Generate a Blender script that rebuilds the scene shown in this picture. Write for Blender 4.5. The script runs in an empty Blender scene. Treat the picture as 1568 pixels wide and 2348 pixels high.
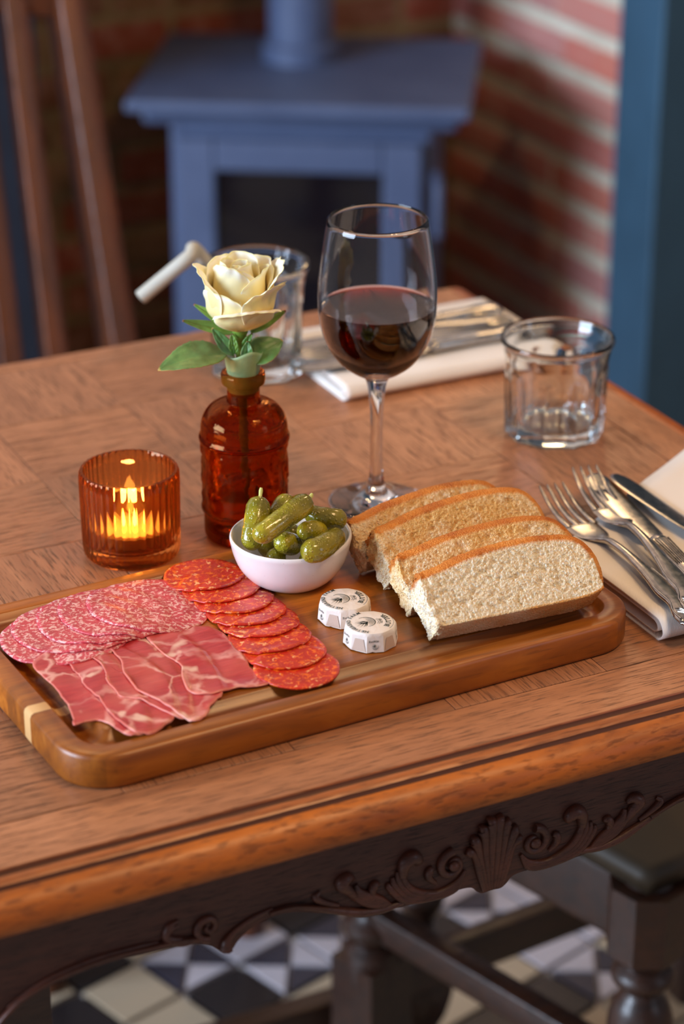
import bpy, bmesh, math, random
import numpy as np
from mathutils import Vector, Matrix, noise
from math import sin, cos, pi, radians
random.seed(7)
# ------------------------------------------------------------------ camera, world, lights
S = bpy.context.scene; COL = S.collection
FPX = 5544.0; PITCH = radians(25); AZ = radians(63.5)
CAM = Vector((0, 0, 1.43))
FW = Vector((cos(AZ)*cos(PITCH), sin(AZ)*cos(PITCH), -sin(PITCH)))
RT = Vector((sin(AZ), -cos(AZ), 0)); UP = RT.cross(FW)
cd = bpy.data.cameras.new('camera'); cam = bpy.data.objects.new('camera', cd); COL.objects.link(cam)
cam.matrix_world = Matrix.Translation(CAM) @ Matrix((RT, UP, -FW)).transposed().to_4x4()
cd.sensor_fit = 'VERTICAL'; cd.sensor_height = 36.0; cd.sensor_width = 24.0; cd.lens = FPX/2348*36
cd.dof.use_dof = True; cd.dof.focus_distance = 1.435; cd.dof.aperture_fstop = 4.9; cd.dof.aperture_blades = 9
cd.clip_start = .05; cd.clip_end = 50
S.camera = cam
S.view_settings.view_transform = 'Standard'; S.view_settings.look = 'None'
S.view_settings.gamma = 1; S.view_settings.use_curve_mapping = False
S.view_settings.exposure = 0.65
S.cycles.use_denoising = True
S.cycles.max_bounces = 14; S.cycles.transmission_bounces = 12; S.cycles.transparent_max_bounces = 12
S.cycles.glossy_bounces = 6; S.cycles.diffuse_bounces = 4
S.cycles.sample_clamp_indirect = 6.0; S.cycles.caustics_refractive = True; S.cycles.caustics_reflective = False
w = bpy.data.worlds.new('world'); S.world = w; w.use_nodes = True
bg = w.node_tree.nodes['Background']; bg.inputs[0].default_value = (.82, .78, .86, 1); bg.inputs[1].default_value = .14

def area(name, loc, tgt, sx, sy, power, col):
    l = bpy.data.lights.new(name, 'AREA'); l.shape = 'RECTANGLE'; l.size = sx; l.size_y = sy; l.energy = power; l.color = col
    o = bpy.data.objects.new(name, l); COL.objects.link(o); o.location = loc
    o.rotation_euler = (Vector(tgt)-Vector(loc)).to_track_quat('-Z', 'Y').to_euler(); return o
def bulb(name, loc, power, col, r=.03):
    l = bpy.data.lights.new(name, 'POINT'); l.energy = power; l.color = col; l.shadow_soft_size = r
    o = bpy.data.objects.new(name, l); COL.objects.link(o); o.location = loc; return o
COOL = (.66, .80, 1.0); WARM = (1.0, .64, .31)
area('window_light_side', (-3.0, 1.7, 1.75), (1.0, 2.1, .8), 2.2, 1.7, 185, COOL)
area('window_light_rear', (2.7, -1.5, 1.9), (.7, 1.4, .7), .7, 1.3, 4, COOL)
area('cutlery_glint_light', (2.0, 2.95, 1.74), (.9, 1.3, .8), .5, .28, 5.5, WARM)  # unseen warm area light, added to give the cutlery golden reflections
for k in range(5):
    a = k*2*pi/5
    bulb('chandelier_bulb', (1.05+.16*cos(a), .50+.16*sin(a), 2.2), 6.5, WARM)
bulb('ceiling_lamp', (.55, 2.35, 2.5), 14, WARM, .08)
bulb('ceiling_lamp', (2.1, 2.1, 2.5), 10, WARM, .08)

# ------------------------------------------------------------------ helpers
def P(px, py, z):
    d = FW + RT*((px-784)/FPX) - UP*((py-1174)/FPX)
    return CAM + d*((z-CAM.z)/d.z)
def PY(px, py, y):
    d = FW + RT*((px-784)/FPX) - UP*((py-1174)/FPX)
    return CAM + d*((y-CAM.y)/d.y)
def ZT(x, y, py):
    lo, hi = 0, 1.4
    for _ in range(40):
        m = (lo+hi)/2; v = Vector((x, y, m))-CAM
        if 1174-FPX*(v.dot(UP))/(v.dot(FW)) > py: lo = m
        else: hi = m
    return lo
def PROJ(p):
    v = Vector(p)-CAM; k = v.dot(FW); return 784+FPX*v.dot(RT)/k, 1174-FPX*v.dot(UP)/k

class MB:
    def __init__(s): s.v = []; s.f = []
    def add(s, vs, fs, M=None):
        n = len(s.v)
        s.v += [tuple(M @ Vector(p)) if M is not None else tuple(p) for p in vs]
        s.f += [tuple(i+n for i in f) for f in fs]; return s
def obj(name, mb, mat, parent=None, smooth=35, loc=None, rz=0, rot=None):
    me = bpy.data.meshes.new(name); me.from_pydata(mb.v, [], mb.f)
    bm = bmesh.new(); bm.from_mesh(me); bmesh.ops.recalc_face_normals(bm, faces=bm.faces[:]); bm.to_mesh(me); bm.free()
    if smooth:
        me.polygons.foreach_set('use_smooth', [True]*len(me.polygons))
        if smooth < 180: me.set_sharp_from_angle(angle=radians(smooth))
    me.materials.append(mat)
    o = bpy.data.objects.new(name, me); COL.objects.link(o)
    if loc is not None: o.location = loc
    if rz: o.rotation_euler = (0, 0, rz)
    if rot: o.rotation_euler = rot
    if parent: o.parent = parent
    return o
def dupo(o, parent=None, loc=None, rot=None):
    c = o.copy(); COL.objects.link(c)
    if parent: c.parent = parent
    if loc is not None: c.location = loc
    if rot is not None: c.rotation_euler = rot
    return c
def tag(o, label=None, cat=None, group=None, kind=None):
    for k, v in (('label', label), ('category', cat), ('group', group), ('kind', kind)):
        if v: o[k] = v
    return o
def thing(name, label, cat, loc=(0, 0, 0), rz=0, group=None):
    o = bpy.data.objects.new(name, None); o.empty_display_size = .02; COL.objects.link(o)
    o.location = loc; o.rotation_euler = (0, 0, rz); return tag(o, label, cat, group)
def mod(o, kind, **kw):
    m = o.modifiers.new(kind.lower(), kind)
    for k, v in kw.items(): setattr(m, k, v)
    return m
def bev(o, w, seg=2): return mod(o, 'BEVEL', width=w, segments=seg, limit_method='ANGLE')
def box(c, s):
    x, y, z = c; a, b, d = s[0]/2, s[1]/2, s[2]/2
    v = [(x+i*a, y+j*b, z+k*d) for i in (-1, 1) for j in (-1, 1) for k in (-1, 1)]
    return v, [(0, 1, 3, 2), (4, 6, 7, 5), (0, 4, 5, 1), (2, 3, 7, 6), (0, 2, 6, 4), (1, 5, 7, 3)]
def bx(mb, c, s, M=None): return mb.add(*box(c, s), M)
def lathe(prof, seg=48, rmod=None, cap=True):
    v = []; f = []
    for i, (r, z) in enumerate(prof):
        for k in range(seg):
            a = 2*pi*k/seg; rr = r*(rmod(a, i) if rmod else 1); v.append((rr*cos(a), rr*sin(a), z))
    for i in range(len(prof)-1):
        for k in range(seg):
            f.append((i*seg+k, i*seg+(k+1) % seg, (i+1)*seg+(k+1) % seg, (i+1)*seg+k))
    if cap:
        for i, s in ((0, -1), (len(prof)-1, 1)):
            n = len(v); v.append((0, 0, prof[i][1]))
            for k in range(seg): f.append((n, i*seg+k, i*seg+(k+1) % seg))
    return v, f
def grid(fn, nu, nv):
    v = [fn(i/(nu-1), j/(nv-1)) for j in range(nv) for i in range(nu)]
    f = [(j*nu+i, j*nu+i+1, (j+1)*nu+i+1, (j+1)*nu+i) for j in range(nv-1) for i in range(nu-1)]
    return v, f
def sweep(pts, wh, up=(0, 0, 1), n=10, p=2.0, closed_ends=True):
    """section of half width a, half height b (superellipse) carried along pts"""
    pts = [Vector(q) for q in pts]; v = []; f = []; m = len(pts); up = Vector(up)
    for i, q in enumerate(pts):
        t = (pts[min(i+1, m-1)]-pts[max(i-1, 0)]).normalized()
        s = t.cross(up)
        if s.length < 1e-4: s = t.cross(Vector((1, 0, 0)))
        s.normalize(); u = s.cross(t).normalized(); a, b = wh[i]
        for k in range(n):
            th = 2*pi*k/n; c, d = cos(th), sin(th)
            v.append(tuple(q + s*(a*math.copysign(abs(c)**(2/p), c)) + u*(b*math.copysign(abs(d)**(2/p), d))))
    for i in range(m-1):
        for k in range(n): f.append((i*n+k, i*n+(k+1) % n, (i+1)*n+(k+1) % n, (i+1)*n+k))
    if closed_ends: f.append(tuple(range(n))); f.append(tuple((m-1)*n+k for k in range(n-1, -1, -1)))
    return v, f
def cat(pts, n):
    """Catmull-Rom through tuples of any length"""
    pts = [np.array(p, float) for p in pts]; pts = [2*pts[0]-pts[1]]+pts+[2*pts[-1]-pts[-2]]; out = []
    for i in range(1, len(pts)-2):
        for k in range(n):
            t = k/n; a, b, c, d = pts[i-1:i+3]
            out.append(.5*((2*b)+(-a+c)*t+(2*a-5*b+4*c-d)*t*t+(-a+3*b-3*c+d)*t**3))
    out.append(pts[-2]); return out
def prism(poly, h0, h1, plane='xy'):
    n = len(poly)
    m = {'xy': lambda a, b, h: (a, b, h), 'xz': lambda a, b, h: (a, h, b)}[plane]
    v = [m(a, b, h0) for a, b in poly]+[m(a, b, h1) for a, b in poly]
    return v, [tuple(range(n-1, -1, -1)), tuple(range(n, 2*n))]+[(i, (i+1) % n, n+(i+1) % n, n+i) for i in range(n)]
def sst(a, b, x):
    t = min(1, max(0, (x-a)/(b-a))); return t*t*(3-2*t)
def rrect(hx, hy, r, n=8):
    o = []
    for cx, cy, a0 in ((hx-r, hy-r, 0), (-hx+r, hy-r, 90), (-hx+r, -hy+r, 180), (hx-r, -hy+r, 270)):
        for k in range(n+1):
            a = radians(a0+90*k/n); o.append((cx+r*cos(a), cy+r*sin(a)))
    return o

# ------------------------------------------------------------------ materials
class NT:
    def __init__(s, name):
        s.m = bpy.data.materials.new(name); s.m.use_nodes = True; s.t = s.m.node_tree; s.n = s.t.nodes
        s.b = s.n['Principled BSDF']; s.out = s.n['Material Output']
    def node(s, k, **kw):
        n = s.n.new(k)
        for a, b in kw.items(): setattr(n, a, b)
        return n
    def link(s, a, b): s.t.links.new(a, b)
    def coord(s, scale=(1, 1, 1), kind='Object', rnd=True, rot=(0, 0, 0)):
        tc = s.node('ShaderNodeTexCoord'); mp = s.node('ShaderNodeMapping'); mp.inputs['Scale'].default_value = scale; mp.inputs['Rotation'].default_value = rot
        if rnd:
            oi = s.node('ShaderNodeObjectInfo'); ad = s.node('ShaderNodeVectorMath', operation='ADD'); mu = s.node('ShaderNodeVectorMath', operation='SCALE')
            cv = s.node('ShaderNodeCombineXYZ')
            for k in range(3): s.link(oi.outputs['Random'], cv.inputs[k])
            s.link(cv.outputs[0], mu.inputs[0]); mu.inputs['Scale'].default_value = 7.3
            s.link(tc.outputs[kind], ad.inputs[0]); s.link(mu.outputs[0], ad.inputs[1]); s.link(ad.outputs[0], mp.inputs[0])
        else: s.link(tc.outputs[kind], mp.inputs[0])
        return mp.outputs[0]
    def noise(s, vec, scale=1, detail=4, rough=.55, dist=0):
        n = s.node('ShaderNodeTexNoise'); n.inputs['Scale'].default_value = scale; n.inputs['Detail'].default_value = detail
        n.inputs['Roughness'].default_value = rough; n.inputs['Distortion'].default_value = dist; s.link(vec, n.inputs['Vector']); return n.outputs['Fac']
    def vor(s, vec, scale=1, feat='F1', out='Distance', rnd=1):
        n = s.node('ShaderNodeTexVoronoi', feature=feat); n.inputs['Scale'].default_value = scale; n.inputs['Randomness'].default_value = rnd
        s.link(vec, n.inputs['Vector']); return n.outputs[out]
    def ramp(s, fac, stops, interp='LINEAR'):
        r = s.node('ShaderNodeValToRGB'); r.color_ramp.interpolation = interp; e = r.color_ramp.elements
        while len(e) < len(stops): e.new(.5)
        for k, (p, c) in enumerate(stops):
            e[k].position = p; e[k].color = tuple(c)+(1,) if not isinstance(c, (int, float)) else (c, c, c, 1)
        s.link(fac, r.inputs[0]); return r.outputs[0]
    def mix(s, f, a, b, mode='MIX'):
        m = s.node('ShaderNodeMix', data_type='RGBA', blend_type=mode)
        for sock, v in ((m.inputs[0], f), (m.inputs[6], a), (m.inputs[7], b)):
            if hasattr(v, 'links'): s.link(v, sock)
            elif isinstance(v, (int, float)): sock.default_value = v
            else: sock.default_value = tuple(v)+(1,)
        return m.outputs[2]
    def math(s, op, a, b=0, c=0):
        m = s.node('ShaderNodeMath', operation=op)
        for k, v in enumerate((a, b, c)):
            if hasattr(v, 'links'): s.link(v, m.inputs[k])
            else: m.inputs[k].default_value = v
        return m.outputs[0]
    def bump(s, h, strength=.3, dist=.001):
        b = s.node('ShaderNodeBump'); b.inputs['Strength'].default_value = strength; b.inputs['Distance'].default_value = dist
        s.link(h, b.inputs['Height']); s.link(b.outputs[0], s.b.inputs['Normal']); return b
    def set(s, **kw):
        for k, v in kw.items():
            i = s.b.inputs[k.replace('_', ' ')]
            if hasattr(v, 'links'): s.link(v, i)
            elif isinstance(v, (tuple, list)): i.default_value = tuple(v)+(1,) if len(v) == 3 and i.type == 'RGBA' else v
            else: i.default_value = v
        return s.m
def rgb(r, g, b):
    f = lambda c: ((c/255+.055)/1.055)**2.4 if c > 10 else c/255/12.92
    return (f(r), f(g), f(b))
def simple(name, col, rough=.5, **kw):
    t = NT(name); return t.set(Base_Color=col, Roughness=rough, **kw)

def wood(name, light, dark, pore, rough=.42, coat=0.0, gx=3, gy=55, porestr=.75, bumpd=.0004, var=.25, swap=False):
    t = NT(name); sc = (gx, gy, gy) if not swap else (gy, gx, gy)
    vec = t.coord(sc); a = t.noise(vec, 1, 5, .6, .6)
    v2 = t.coord((gx*9, gy*12, gy*12) if not swap else (gy*12, gx*9, gy*9)); p = t.noise(v2, 1, 3, .6, .25)
    base = t.ramp(a, [(.3, dark), (.72, light)])
    pm = t.ramp(p, [(.52, 0), (.66, 1)])
    colr = t.mix(t.math('MULTIPLY', pm, porestr), base, pore)
    oi = t.node('ShaderNodeObjectInfo'); br = t.math('MULTIPLY_ADD', oi.outputs['Random'], var, 1-var/2)
    hs = t.node('ShaderNodeHueSaturation'); t.link(br, hs.inputs['Value']); t.link(colr, hs.inputs['Color'])
    ro = t.math('MULTIPLY_ADD', pm, .25, rough)
    t.bump(t.math('SUBTRACT', a, pm), .5, bumpd)
    t.set(Base_Color=hs.outputs[0], Roughness=ro)
    if coat: t.set(Coat_Weight=coat, Coat_Roughness=.25)
    return t.m
M = {}
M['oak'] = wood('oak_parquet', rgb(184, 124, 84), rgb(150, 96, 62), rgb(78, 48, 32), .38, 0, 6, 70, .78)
M['oak_edge'] = wood('oak_edge', rgb(196, 112, 50), rgb(142, 72, 28), rgb(74, 36, 14), .38, .15, 6, 60, .55)
M['oak_edge_y'] = wood('oak_edge_y', rgb(196, 112, 50), rgb(142, 72, 28), rgb(74, 36, 14), .38, .15, 6, 60, .55, swap=True)
M['nose'] = wood('polished_nosing', rgb(216, 116, 20), rgb(132, 62, 12), rgb(60, 26, 8), .44, .1, 9, 28, .5)
M['nose_y'] = wood('polished_nosing_y', rgb(216, 116, 20), rgb(132, 62, 12), rgb(60, 26, 8), .44, .1, 9, 28, .5, swap=True)
M['groove'] = simple('shade_toned_groove', rgb(92, 48, 22), .5)  # dark brown painted in to stand for shade inside the moulding grooves
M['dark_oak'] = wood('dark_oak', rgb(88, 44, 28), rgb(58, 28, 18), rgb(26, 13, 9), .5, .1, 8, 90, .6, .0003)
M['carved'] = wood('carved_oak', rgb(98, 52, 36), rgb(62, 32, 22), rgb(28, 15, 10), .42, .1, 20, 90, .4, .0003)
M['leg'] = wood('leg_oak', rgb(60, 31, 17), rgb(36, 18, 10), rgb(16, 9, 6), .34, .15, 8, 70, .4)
M['chair'] = wood('chair_oak', rgb(116, 56, 16), rgb(60, 27, 8), rgb(28, 14, 7), .42, .2, 60, 6, .3)

def mk_board():
    t = NT('acacia_board'); tc = t.coord((1, 1, 1), rnd=False)
    a = t.noise(t.coord((7, 70, 40), rnd=False), 1, 6, .62, 1.2)
    p = t.noise(t.coord((40, 900, 400), rnd=False), 1, 3, .6, .2)
    sp = t.node('ShaderNodeSeparateXYZ'); t.link(tc, sp.inputs[0])
    st = t.math('FLOOR', t.math('MULTIPLY', sp.outputs['Y'], 1/.032)); wn = t.node('ShaderNodeTexWhiteNoise', noise_dimensions='1D'); t.link(st, wn.inputs['W'])
    base = t.ramp(a, [(.25, rgb(120, 66, 18)), (.5, rgb(172, 102, 28)), (.8, rgb(206, 134, 48))])
    tint = t.ramp(wn.outputs['Value'], [(0, rgb(205, 190, 180)), (.5, rgb(255, 235, 215)), (1, rgb(240, 215, 190))])
    c = t.mix(1.0, base, tint, 'MULTIPLY')
    c = t.mix(t.math('MULTIPLY', t.ramp(p, [(.55, 0), (.7, 1)]), .35), c, rgb(60, 30, 14))
    # pale sapwood bar at the left end and dark heart streaks
    sap = t.math('MULTIPLY', t.math('LESS_THAN', sp.outputs['X'], -.158), t.math('COMPARE', sp.outputs['Y'], -.030, .0045))
    c = t.mix(t.math('MULTIPLY', sap, .85), c, rgb(226, 180, 120))
    d = t.noise(t.coord((5, 16, 16), rnd=False), 1, 2, .5, 1.5)
    c = t.mix(t.math('MULTIPLY', t.ramp(d, [(.56, 0), (.7, 1)]), .45), c, rgb(82, 44, 22))
    t.bump(a, .25, .0003); return t.set(Base_Color=c, Roughness=.36, Coat_Weight=.12, Coat_Roughness=.3)
M['board'] = mk_board()

def mk_salami(name, meat, meat2, fat, scale, lo, hi, rough=.33, fat2=None):
    t = NT(name); vec = t.coord((1, 1, 1)); wob = t.noise(vec, 260, 3, .6)
    ad = t.node('ShaderNodeVectorMath', operation='ADD'); sc = t.node('ShaderNodeVectorMath', operation='SCALE'); sc.inputs['Scale'].default_value = .0045
    nn = t.node('ShaderNodeTexNoise'); nn.inputs['Scale'].default_value = 210; nn.inputs['Detail'].default_value = 3; t.link(vec, nn.inputs['Vector'])
    t.link(nn.outputs['Color'], sc.inputs[0]); t.link(vec, ad.inputs[0]); t.link(sc.outputs[0], ad.inputs[1])
    n1 = t.noise(ad.outputs[0], scale, 3, .62, .3); n2 = t.noise(vec, scale*.22, 2, .5)
    base = t.ramp(n2, [(.35, meat), (.65, meat2)])
    fm = t.ramp(n1, [(lo, 0), (hi, 1)])
    c = t.mix(t.math('MULTIPLY', fm, .82), base, fat)
    if fat2:
        n3 = t.noise(ad.outputs[0], scale*.8, 2, .5, .5)
        c = t.mix(t.math('MULTIPLY', t.ramp(n3, [(.62, 0), (.68, 1)]), .9), c, fat2)
    t.bump(t.math('ADD', n1, wob), .5, .0006)
    return t.set(Base_Color=c, Roughness=t.math('MULTIPLY_ADD', wob, .3, rough-.12), Subsurface_Weight=.12, Subsurface_Radius=(.004, .0015, .001), Subsurface_Scale=.5, Coat_Weight=.15, Coat_Roughness=.2)
M['salami'] = mk_salami('salami', rgb(206, 66, 76), rgb(188, 62, 72), rgb(244, 196, 186), 420, .50, .59, .4)
M['chorizo'] = mk_salami('chorizo', rgb(206, 44, 14), rgb(182, 32, 22), rgb(240, 112, 16), 340, .53, .60, .34, rgb(244, 172, 110))
def mk_ham():
    t = NT('cured_ham'); vec = t.coord((1, 1, 1)); 
    nn = t.node('ShaderNodeTexNoise'); nn.inputs['Scale'].default_value = 34; nn.inputs['Detail'].default_value = 4; t.link(vec, nn.inputs['Vector'])
    sc = t.node('ShaderNodeVectorMath', operation='SCALE'); sc.inputs['Scale'].default_value = .03; ad = t.node('ShaderNodeVectorMath', operation='ADD')
    t.link(nn.outputs['Color'], sc.inputs[0]); t.link(vec, ad.inputs[0]); t.link(sc.outputs[0], ad.inputs[1])
    e = t.vor(ad.outputs[0], 31, 'DISTANCE_TO_EDGE'); wid = t.noise(vec, 55, 2, .5)
    e2 = t.math('DIVIDE', e, t.math('MULTIPLY', wid, wid))
    vein = t.math('MULTIPLY', t.ramp(e2, [(.05, 1), (.26, 0)]), t.ramp(t.noise(vec, 38, 2, .5), [(.36, .25), (.54, 1)]))
    fib = t.noise(t.coord((60, 400, 60)), 1, 4, .6, .4)
    base = t.ramp(fib, [(.3, rgb(166, 26, 40)), (.7, rgb(196, 58, 62))])
    blot = t.noise(vec, 30, 2, .5); base = t.mix(t.ramp(blot, [(.42, 0), (.7, .7)]), base, rgb(206, 90, 76))
    c = t.mix(t.math('MULTIPLY', vein, .72), base, rgb(246, 186, 170))
    pat = t.noise(vec, 44, 2, .4, .6); c = t.mix(t.ramp(pat, [(.63, 0), (.68, .8)]), c, rgb(240, 196, 172))
    rim = t.node('ShaderNodeAttribute', attribute_name='rim'); c = t.mix(t.math('MULTIPLY', rim.outputs['Fac'], .7), c, rgb(228, 140, 120))
    t.bump(t.math('ADD', t.math('MULTIPLY', vein, .5), fib), .35, .0006)
    return t.set(Base_Color=c, Roughness=.3, Subsurface_Weight=.2, Subsurface_Radius=(.006, .002, .0015), Subsurface_Scale=.4, Coat_Weight=.12, Coat_Roughness=.2)
M['ham'] = mk_ham()

def mk_bread():
    t = NT('toasted_bread'); vec = t.coord((1, 1, 1)); at = t.node('ShaderNodeAttribute', attribute_name='crust'); tt = t.node('ShaderNodeAttribute', attribute_name='toast')
    n = t.noise(vec, 620, 5, .65); n2 = t.noise(vec, 60, 3, .55); v = t.vor(vec, 900)
    crumb = t.ramp(n, [(.3, rgb(224, 184, 128)), (.48, rgb(248, 228, 192)), (.68, rgb(255, 248, 234))])
    toast = t.ramp(n, [(.3, rgb(216, 156, 82)), (.55, rgb(238, 194, 124)), (.8, rgb(250, 224, 172))])
    tf = t.math('MULTIPLY', t.ramp(t.math('ADD', n2, t.math('SUBTRACT', tt.outputs['Fac'], .5)), [(.35, 0), (.75, 1)]), 1)
    c = t.mix(tf, crumb, toast)
    bw = t.node('ShaderNodeAttribute', attribute_name='brown')
    cr = t.ramp(t.math('ADD', t.math('MULTIPLY', t.math('SUBTRACT', n2, .5), .9), bw.outputs['Fac']), [(.0, rgb(255, 228, 184)), (.35, rgb(236, 176, 104)), (.65, rgb(222, 134, 44)), (1.0, rgb(172, 80, 18))])
    c = t.mix(t.ramp(t.math('ADD', at.outputs['Fac'], t.math('MULTIPLY', t.math('SUBTRACT', n, .5), .5)), [(.35, 0), (.6, 1)]), c, cr)
    t.bump(t.math('ADD', n, v), .8, .0012)
    return t.set(Base_Color=c, Roughness=.75, Subsurface_Weight=.15, Subsurface_Radius=(.005, .003, .0015), Subsurface_Scale=.5)
M['bread'] = mk_bread()
def mk_gherkin():
    t = NT('gherkin_skin'); vec = t.coord((1, 1, 1)); v = t.vor(vec, 520); n = t.noise(vec, 60, 3, .5)
    oi = t.node('ShaderNodeObjectInfo')
    base = t.ramp(n, [(.3, rgb(104, 98, 14)), (.55, rgb(150, 138, 24)), (.75, rgb(188, 168, 44))])
    c = t.mix(t.ramp(v, [(0, .3), (.45, 0)]), base, rgb(170, 160, 60))
    hs = t.node('ShaderNodeHueSaturation'); t.link(t.math('MULTIPLY_ADD', oi.outputs['Random'], .4, .75), hs.inputs['Value']); t.link(c, hs.inputs['Color'])
    t.bump(t.ramp(v, [(0, 1), (.5, 0)]), .7, .0007)
    return t.set(Base_Color=hs.outputs[0], Roughness=.2, Subsurface_Weight=.2, Subsurface_Radius=(.003, .003, .0008), Subsurface_Scale=.6, Coat_Weight=.6, Coat_Roughness=.08)
M['gherkin'] = mk_gherkin()
M['stemnub'] = simple('gherkin_stem', rgb(196, 196, 110), .4)
def mk_ceramic():
    t = NT('white_glaze'); vec = t.coord((1, 1, 1)); n = t.noise(vec, 30, 3, .5); v = t.vor(vec, 260)
    c = t.mix(t.ramp(v, [(.04, .5), (.07, 0)]), t.ramp(n, [(.3, rgb(226, 218, 214)), (.7, rgb(238, 232, 230))]), rgb(120, 100, 90))
    t.bump(n, .2, .001); return t.set(Base_Color=c, Roughness=.22, Coat_Weight=.5, Coat_Roughness=.08)
M['ceramic'] = mk_ceramic()
def glassmat(name, col=(1, 1, 1), rough=0.0, ior=1.47, clear=.0, bumps=None, diffuse=None):
    t = NT(name); g = t.node('ShaderNodeBsdfGlass'); g.inputs['Color'].default_value = tuple(col)+(1,); g.inputs['Roughness'].default_value = rough; g.inputs['IOR'].default_value = ior
    cur = g.outputs[0]
    if bumps:
        b = t.node('ShaderNodeBump'); b.inputs['Strength'].default_value = bumps[1]; b.inputs['Distance'].default_value = bumps[2]
        t.link(t.noise(t.coord((1, 1, 1)), bumps[0], 3, .5), b.inputs['Height']); t.link(b.outputs[0], g.inputs['Normal'])
    if clear:
        tr = t.node('ShaderNodeBsdfTransparent'); tr.inputs[0].default_value = tuple(col)+(1,); mx = t.node('ShaderNodeMixShader'); mx.inputs[0].default_value = clear
        t.link(cur, mx.inputs[1]); t.link(tr.outputs[0], mx.inputs[2]); cur = mx.outputs[0]
    if diffuse:
        tl = t.node('ShaderNodeBsdfTranslucent'); tl.inputs[0].default_value = tuple(diffuse[0])+(1,); mx = t.node('ShaderNodeMixShader'); mx.inputs[0].default_value = diffuse[1]
        t.link(cur, mx.inputs[1]); t.link(tl.outputs[0], mx.inputs[2]); cur = mx.outputs[0]
    t.link(cur, t.out.inputs['Surface']); return t.m
M['glass'] = glassmat('clear_glass', (.98, .985, .99), 0, 1.47)
M['tumbler'] = glassmat('tumbler_glass', (.97, .985, .985), 0, 1.5)
M['amber'] = glassmat('amber_ribbed_glass', rgb(242, 206, 166), 0.02, 1.45, .10, None, (rgb(200, 110, 40), .01))
M['bottle'] = glassmat('amber_bottle_glass', rgb(232, 178, 124), 0.0, 1.45, .0, (190, .35, .0012), (rgb(190, 70, 16), .06))
def mk_wine():
    t = NT('red_wine'); g = t.node('ShaderNodeBsdfGlass'); g.inputs['Color'].default_value = (1, .9, .9, 1); g.inputs['IOR'].default_value = 1.34
    va = t.node('ShaderNodeVolumeAbsorption'); va.inputs['Color'].default_value = (.78, .05, .06, 1); va.inputs['Density'].default_value = 420
    t.link(g.outputs[0], t.out.inputs['Surface']); t.link(va.outputs[0], t.out.inputs['Volume']); return t.m
M['wine'] = mk_wine()
M['water'] = glassmat('vase_water', (1, .93, .85), 0, 1.33)
def mk_petal():
    t = NT('rose_petal'); at = t.node('ShaderNodeAttribute', attribute_name='edge'); vec = t.coord((1, 1, 1)); n = t.noise(vec, 90, 3, .5)
    base = t.ramp(t.math('ADD', at.outputs['Fac'], t.math('MULTIPLY', t.math('SUBTRACT', n, .5), .25)), [(.0, rgb(236, 204, 120)), (.5, rgb(246, 228, 172)), (.86, rgb(252, 246, 224)), (.98, rgb(238, 230, 170))])
    t.bump(t.noise(t.coord((200, 200, 30)), 1, 2, .5), .15, .0005)
    return t.set(Base_Color=base, Roughness=.55, Subsurface_Weight=.35, Subsurface_Radius=(.006, .004, .002), Subsurface_Scale=.6)
M['petal'] = mk_petal()
def leafmat(name, a, b, c):
    t = NT(name); at = t.node('ShaderNodeAttribute', attribute_name='edge'); n = t.noise(t.coord((1, 1, 1)), 70, 4, .6)
    base = t.ramp(n, [(.3, a), (.7, b)]); base = t.mix(t.ramp(t.math('ADD', at.outputs['Fac'], t.math('MULTIPLY', n, .3)), [(.9, 0), (1.1, 1)]), base, c)
    t.bump(n, .3, .0008); return t.set(Base_Color=base, Roughness=.45, Subsurface_Weight=.1, Subsurface_Scale=.3)
M['leaf'] = leafmat('rose_leaf', rgb(52, 96, 40), rgb(98, 146, 74), rgb(176, 150, 70))
M['sepal'] = leafmat('rose_sepal', rgb(70, 120, 34), rgb(120, 160, 60), rgb(120, 70, 40))
M['paleleaf'] = leafmat('pale_leaf_underside', rgb(132, 160, 104), rgb(158, 184, 130), rgb(120, 140, 80))
def mk_cloth():
    t = NT('linen_napkin'); w1 = t.node('ShaderNodeTexWave', wave_type='BANDS', bands_direction='X'); w1.inputs['Scale'].default_value = 420; v = t.coord((1, 1, 1), rnd=False, rot=(0, 0, .6)); t.link(v, w1.inputs['Vector'])
    n = t.noise(t.coord((1, 1, 1)), 40, 3, .5)
    t.bump(t.math('ADD', t.math('MULTIPLY', w1.outputs['Fac'], .25), n), .35, .0008)
    return t.set(Base_Color=rgb(236, 226, 216), Roughness=.85, Sheen_Weight=.2)
M['cloth'] = mk_cloth()
def mk_silver():
    t = NT('worn_silver'); n = t.noise(t.coord((1, 1, 1)), 220, 4, .6)
    c = t.ramp(n, [(.3, rgb(160, 154, 148)), (.7, rgb(200, 194, 188))]); t.bump(n, .05, .0002)
    return t.set(Base_Color=c, Metallic=1.0, Roughness=t.math('MULTIPLY_ADD', n, .2, .12))
M['silver'] = mk_silver()
def mk_wrap():
    t = NT('foil_paper_wrapper'); v = t.coord((1, 1, 1)); n = t.noise(v, 230, 3, .5, .8); n2 = t.vor(v, 170)
    t.bump(t.math('ADD', n, n2), .3, .0008)
    return t.set(Base_Color=rgb(232, 218, 206), Roughness=.42, Coat_Weight=.2, Coat_Roughness=.25)
M['wrap'] = mk_wrap()
M['ink'] = simple('green_black_ink', rgb(38, 52, 46), .6)
def mk_stripe():
    t = NT('brown_printed_paper'); w1 = t.node('ShaderNodeTexWave', wave_type='BANDS', bands_direction='DIAGONAL'); w1.inputs['Scale'].default_value = 900; t.link(t.coord((1, 1, 1), rnd=False), w1.inputs['Vector'])
    c = t.mix(w1.outputs['Fac'], rgb(222, 200, 182), rgb(176, 138, 116)); return t.set(Base_Color=c, Roughness=.5)
M['stripe'] = mk_stripe()
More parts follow.
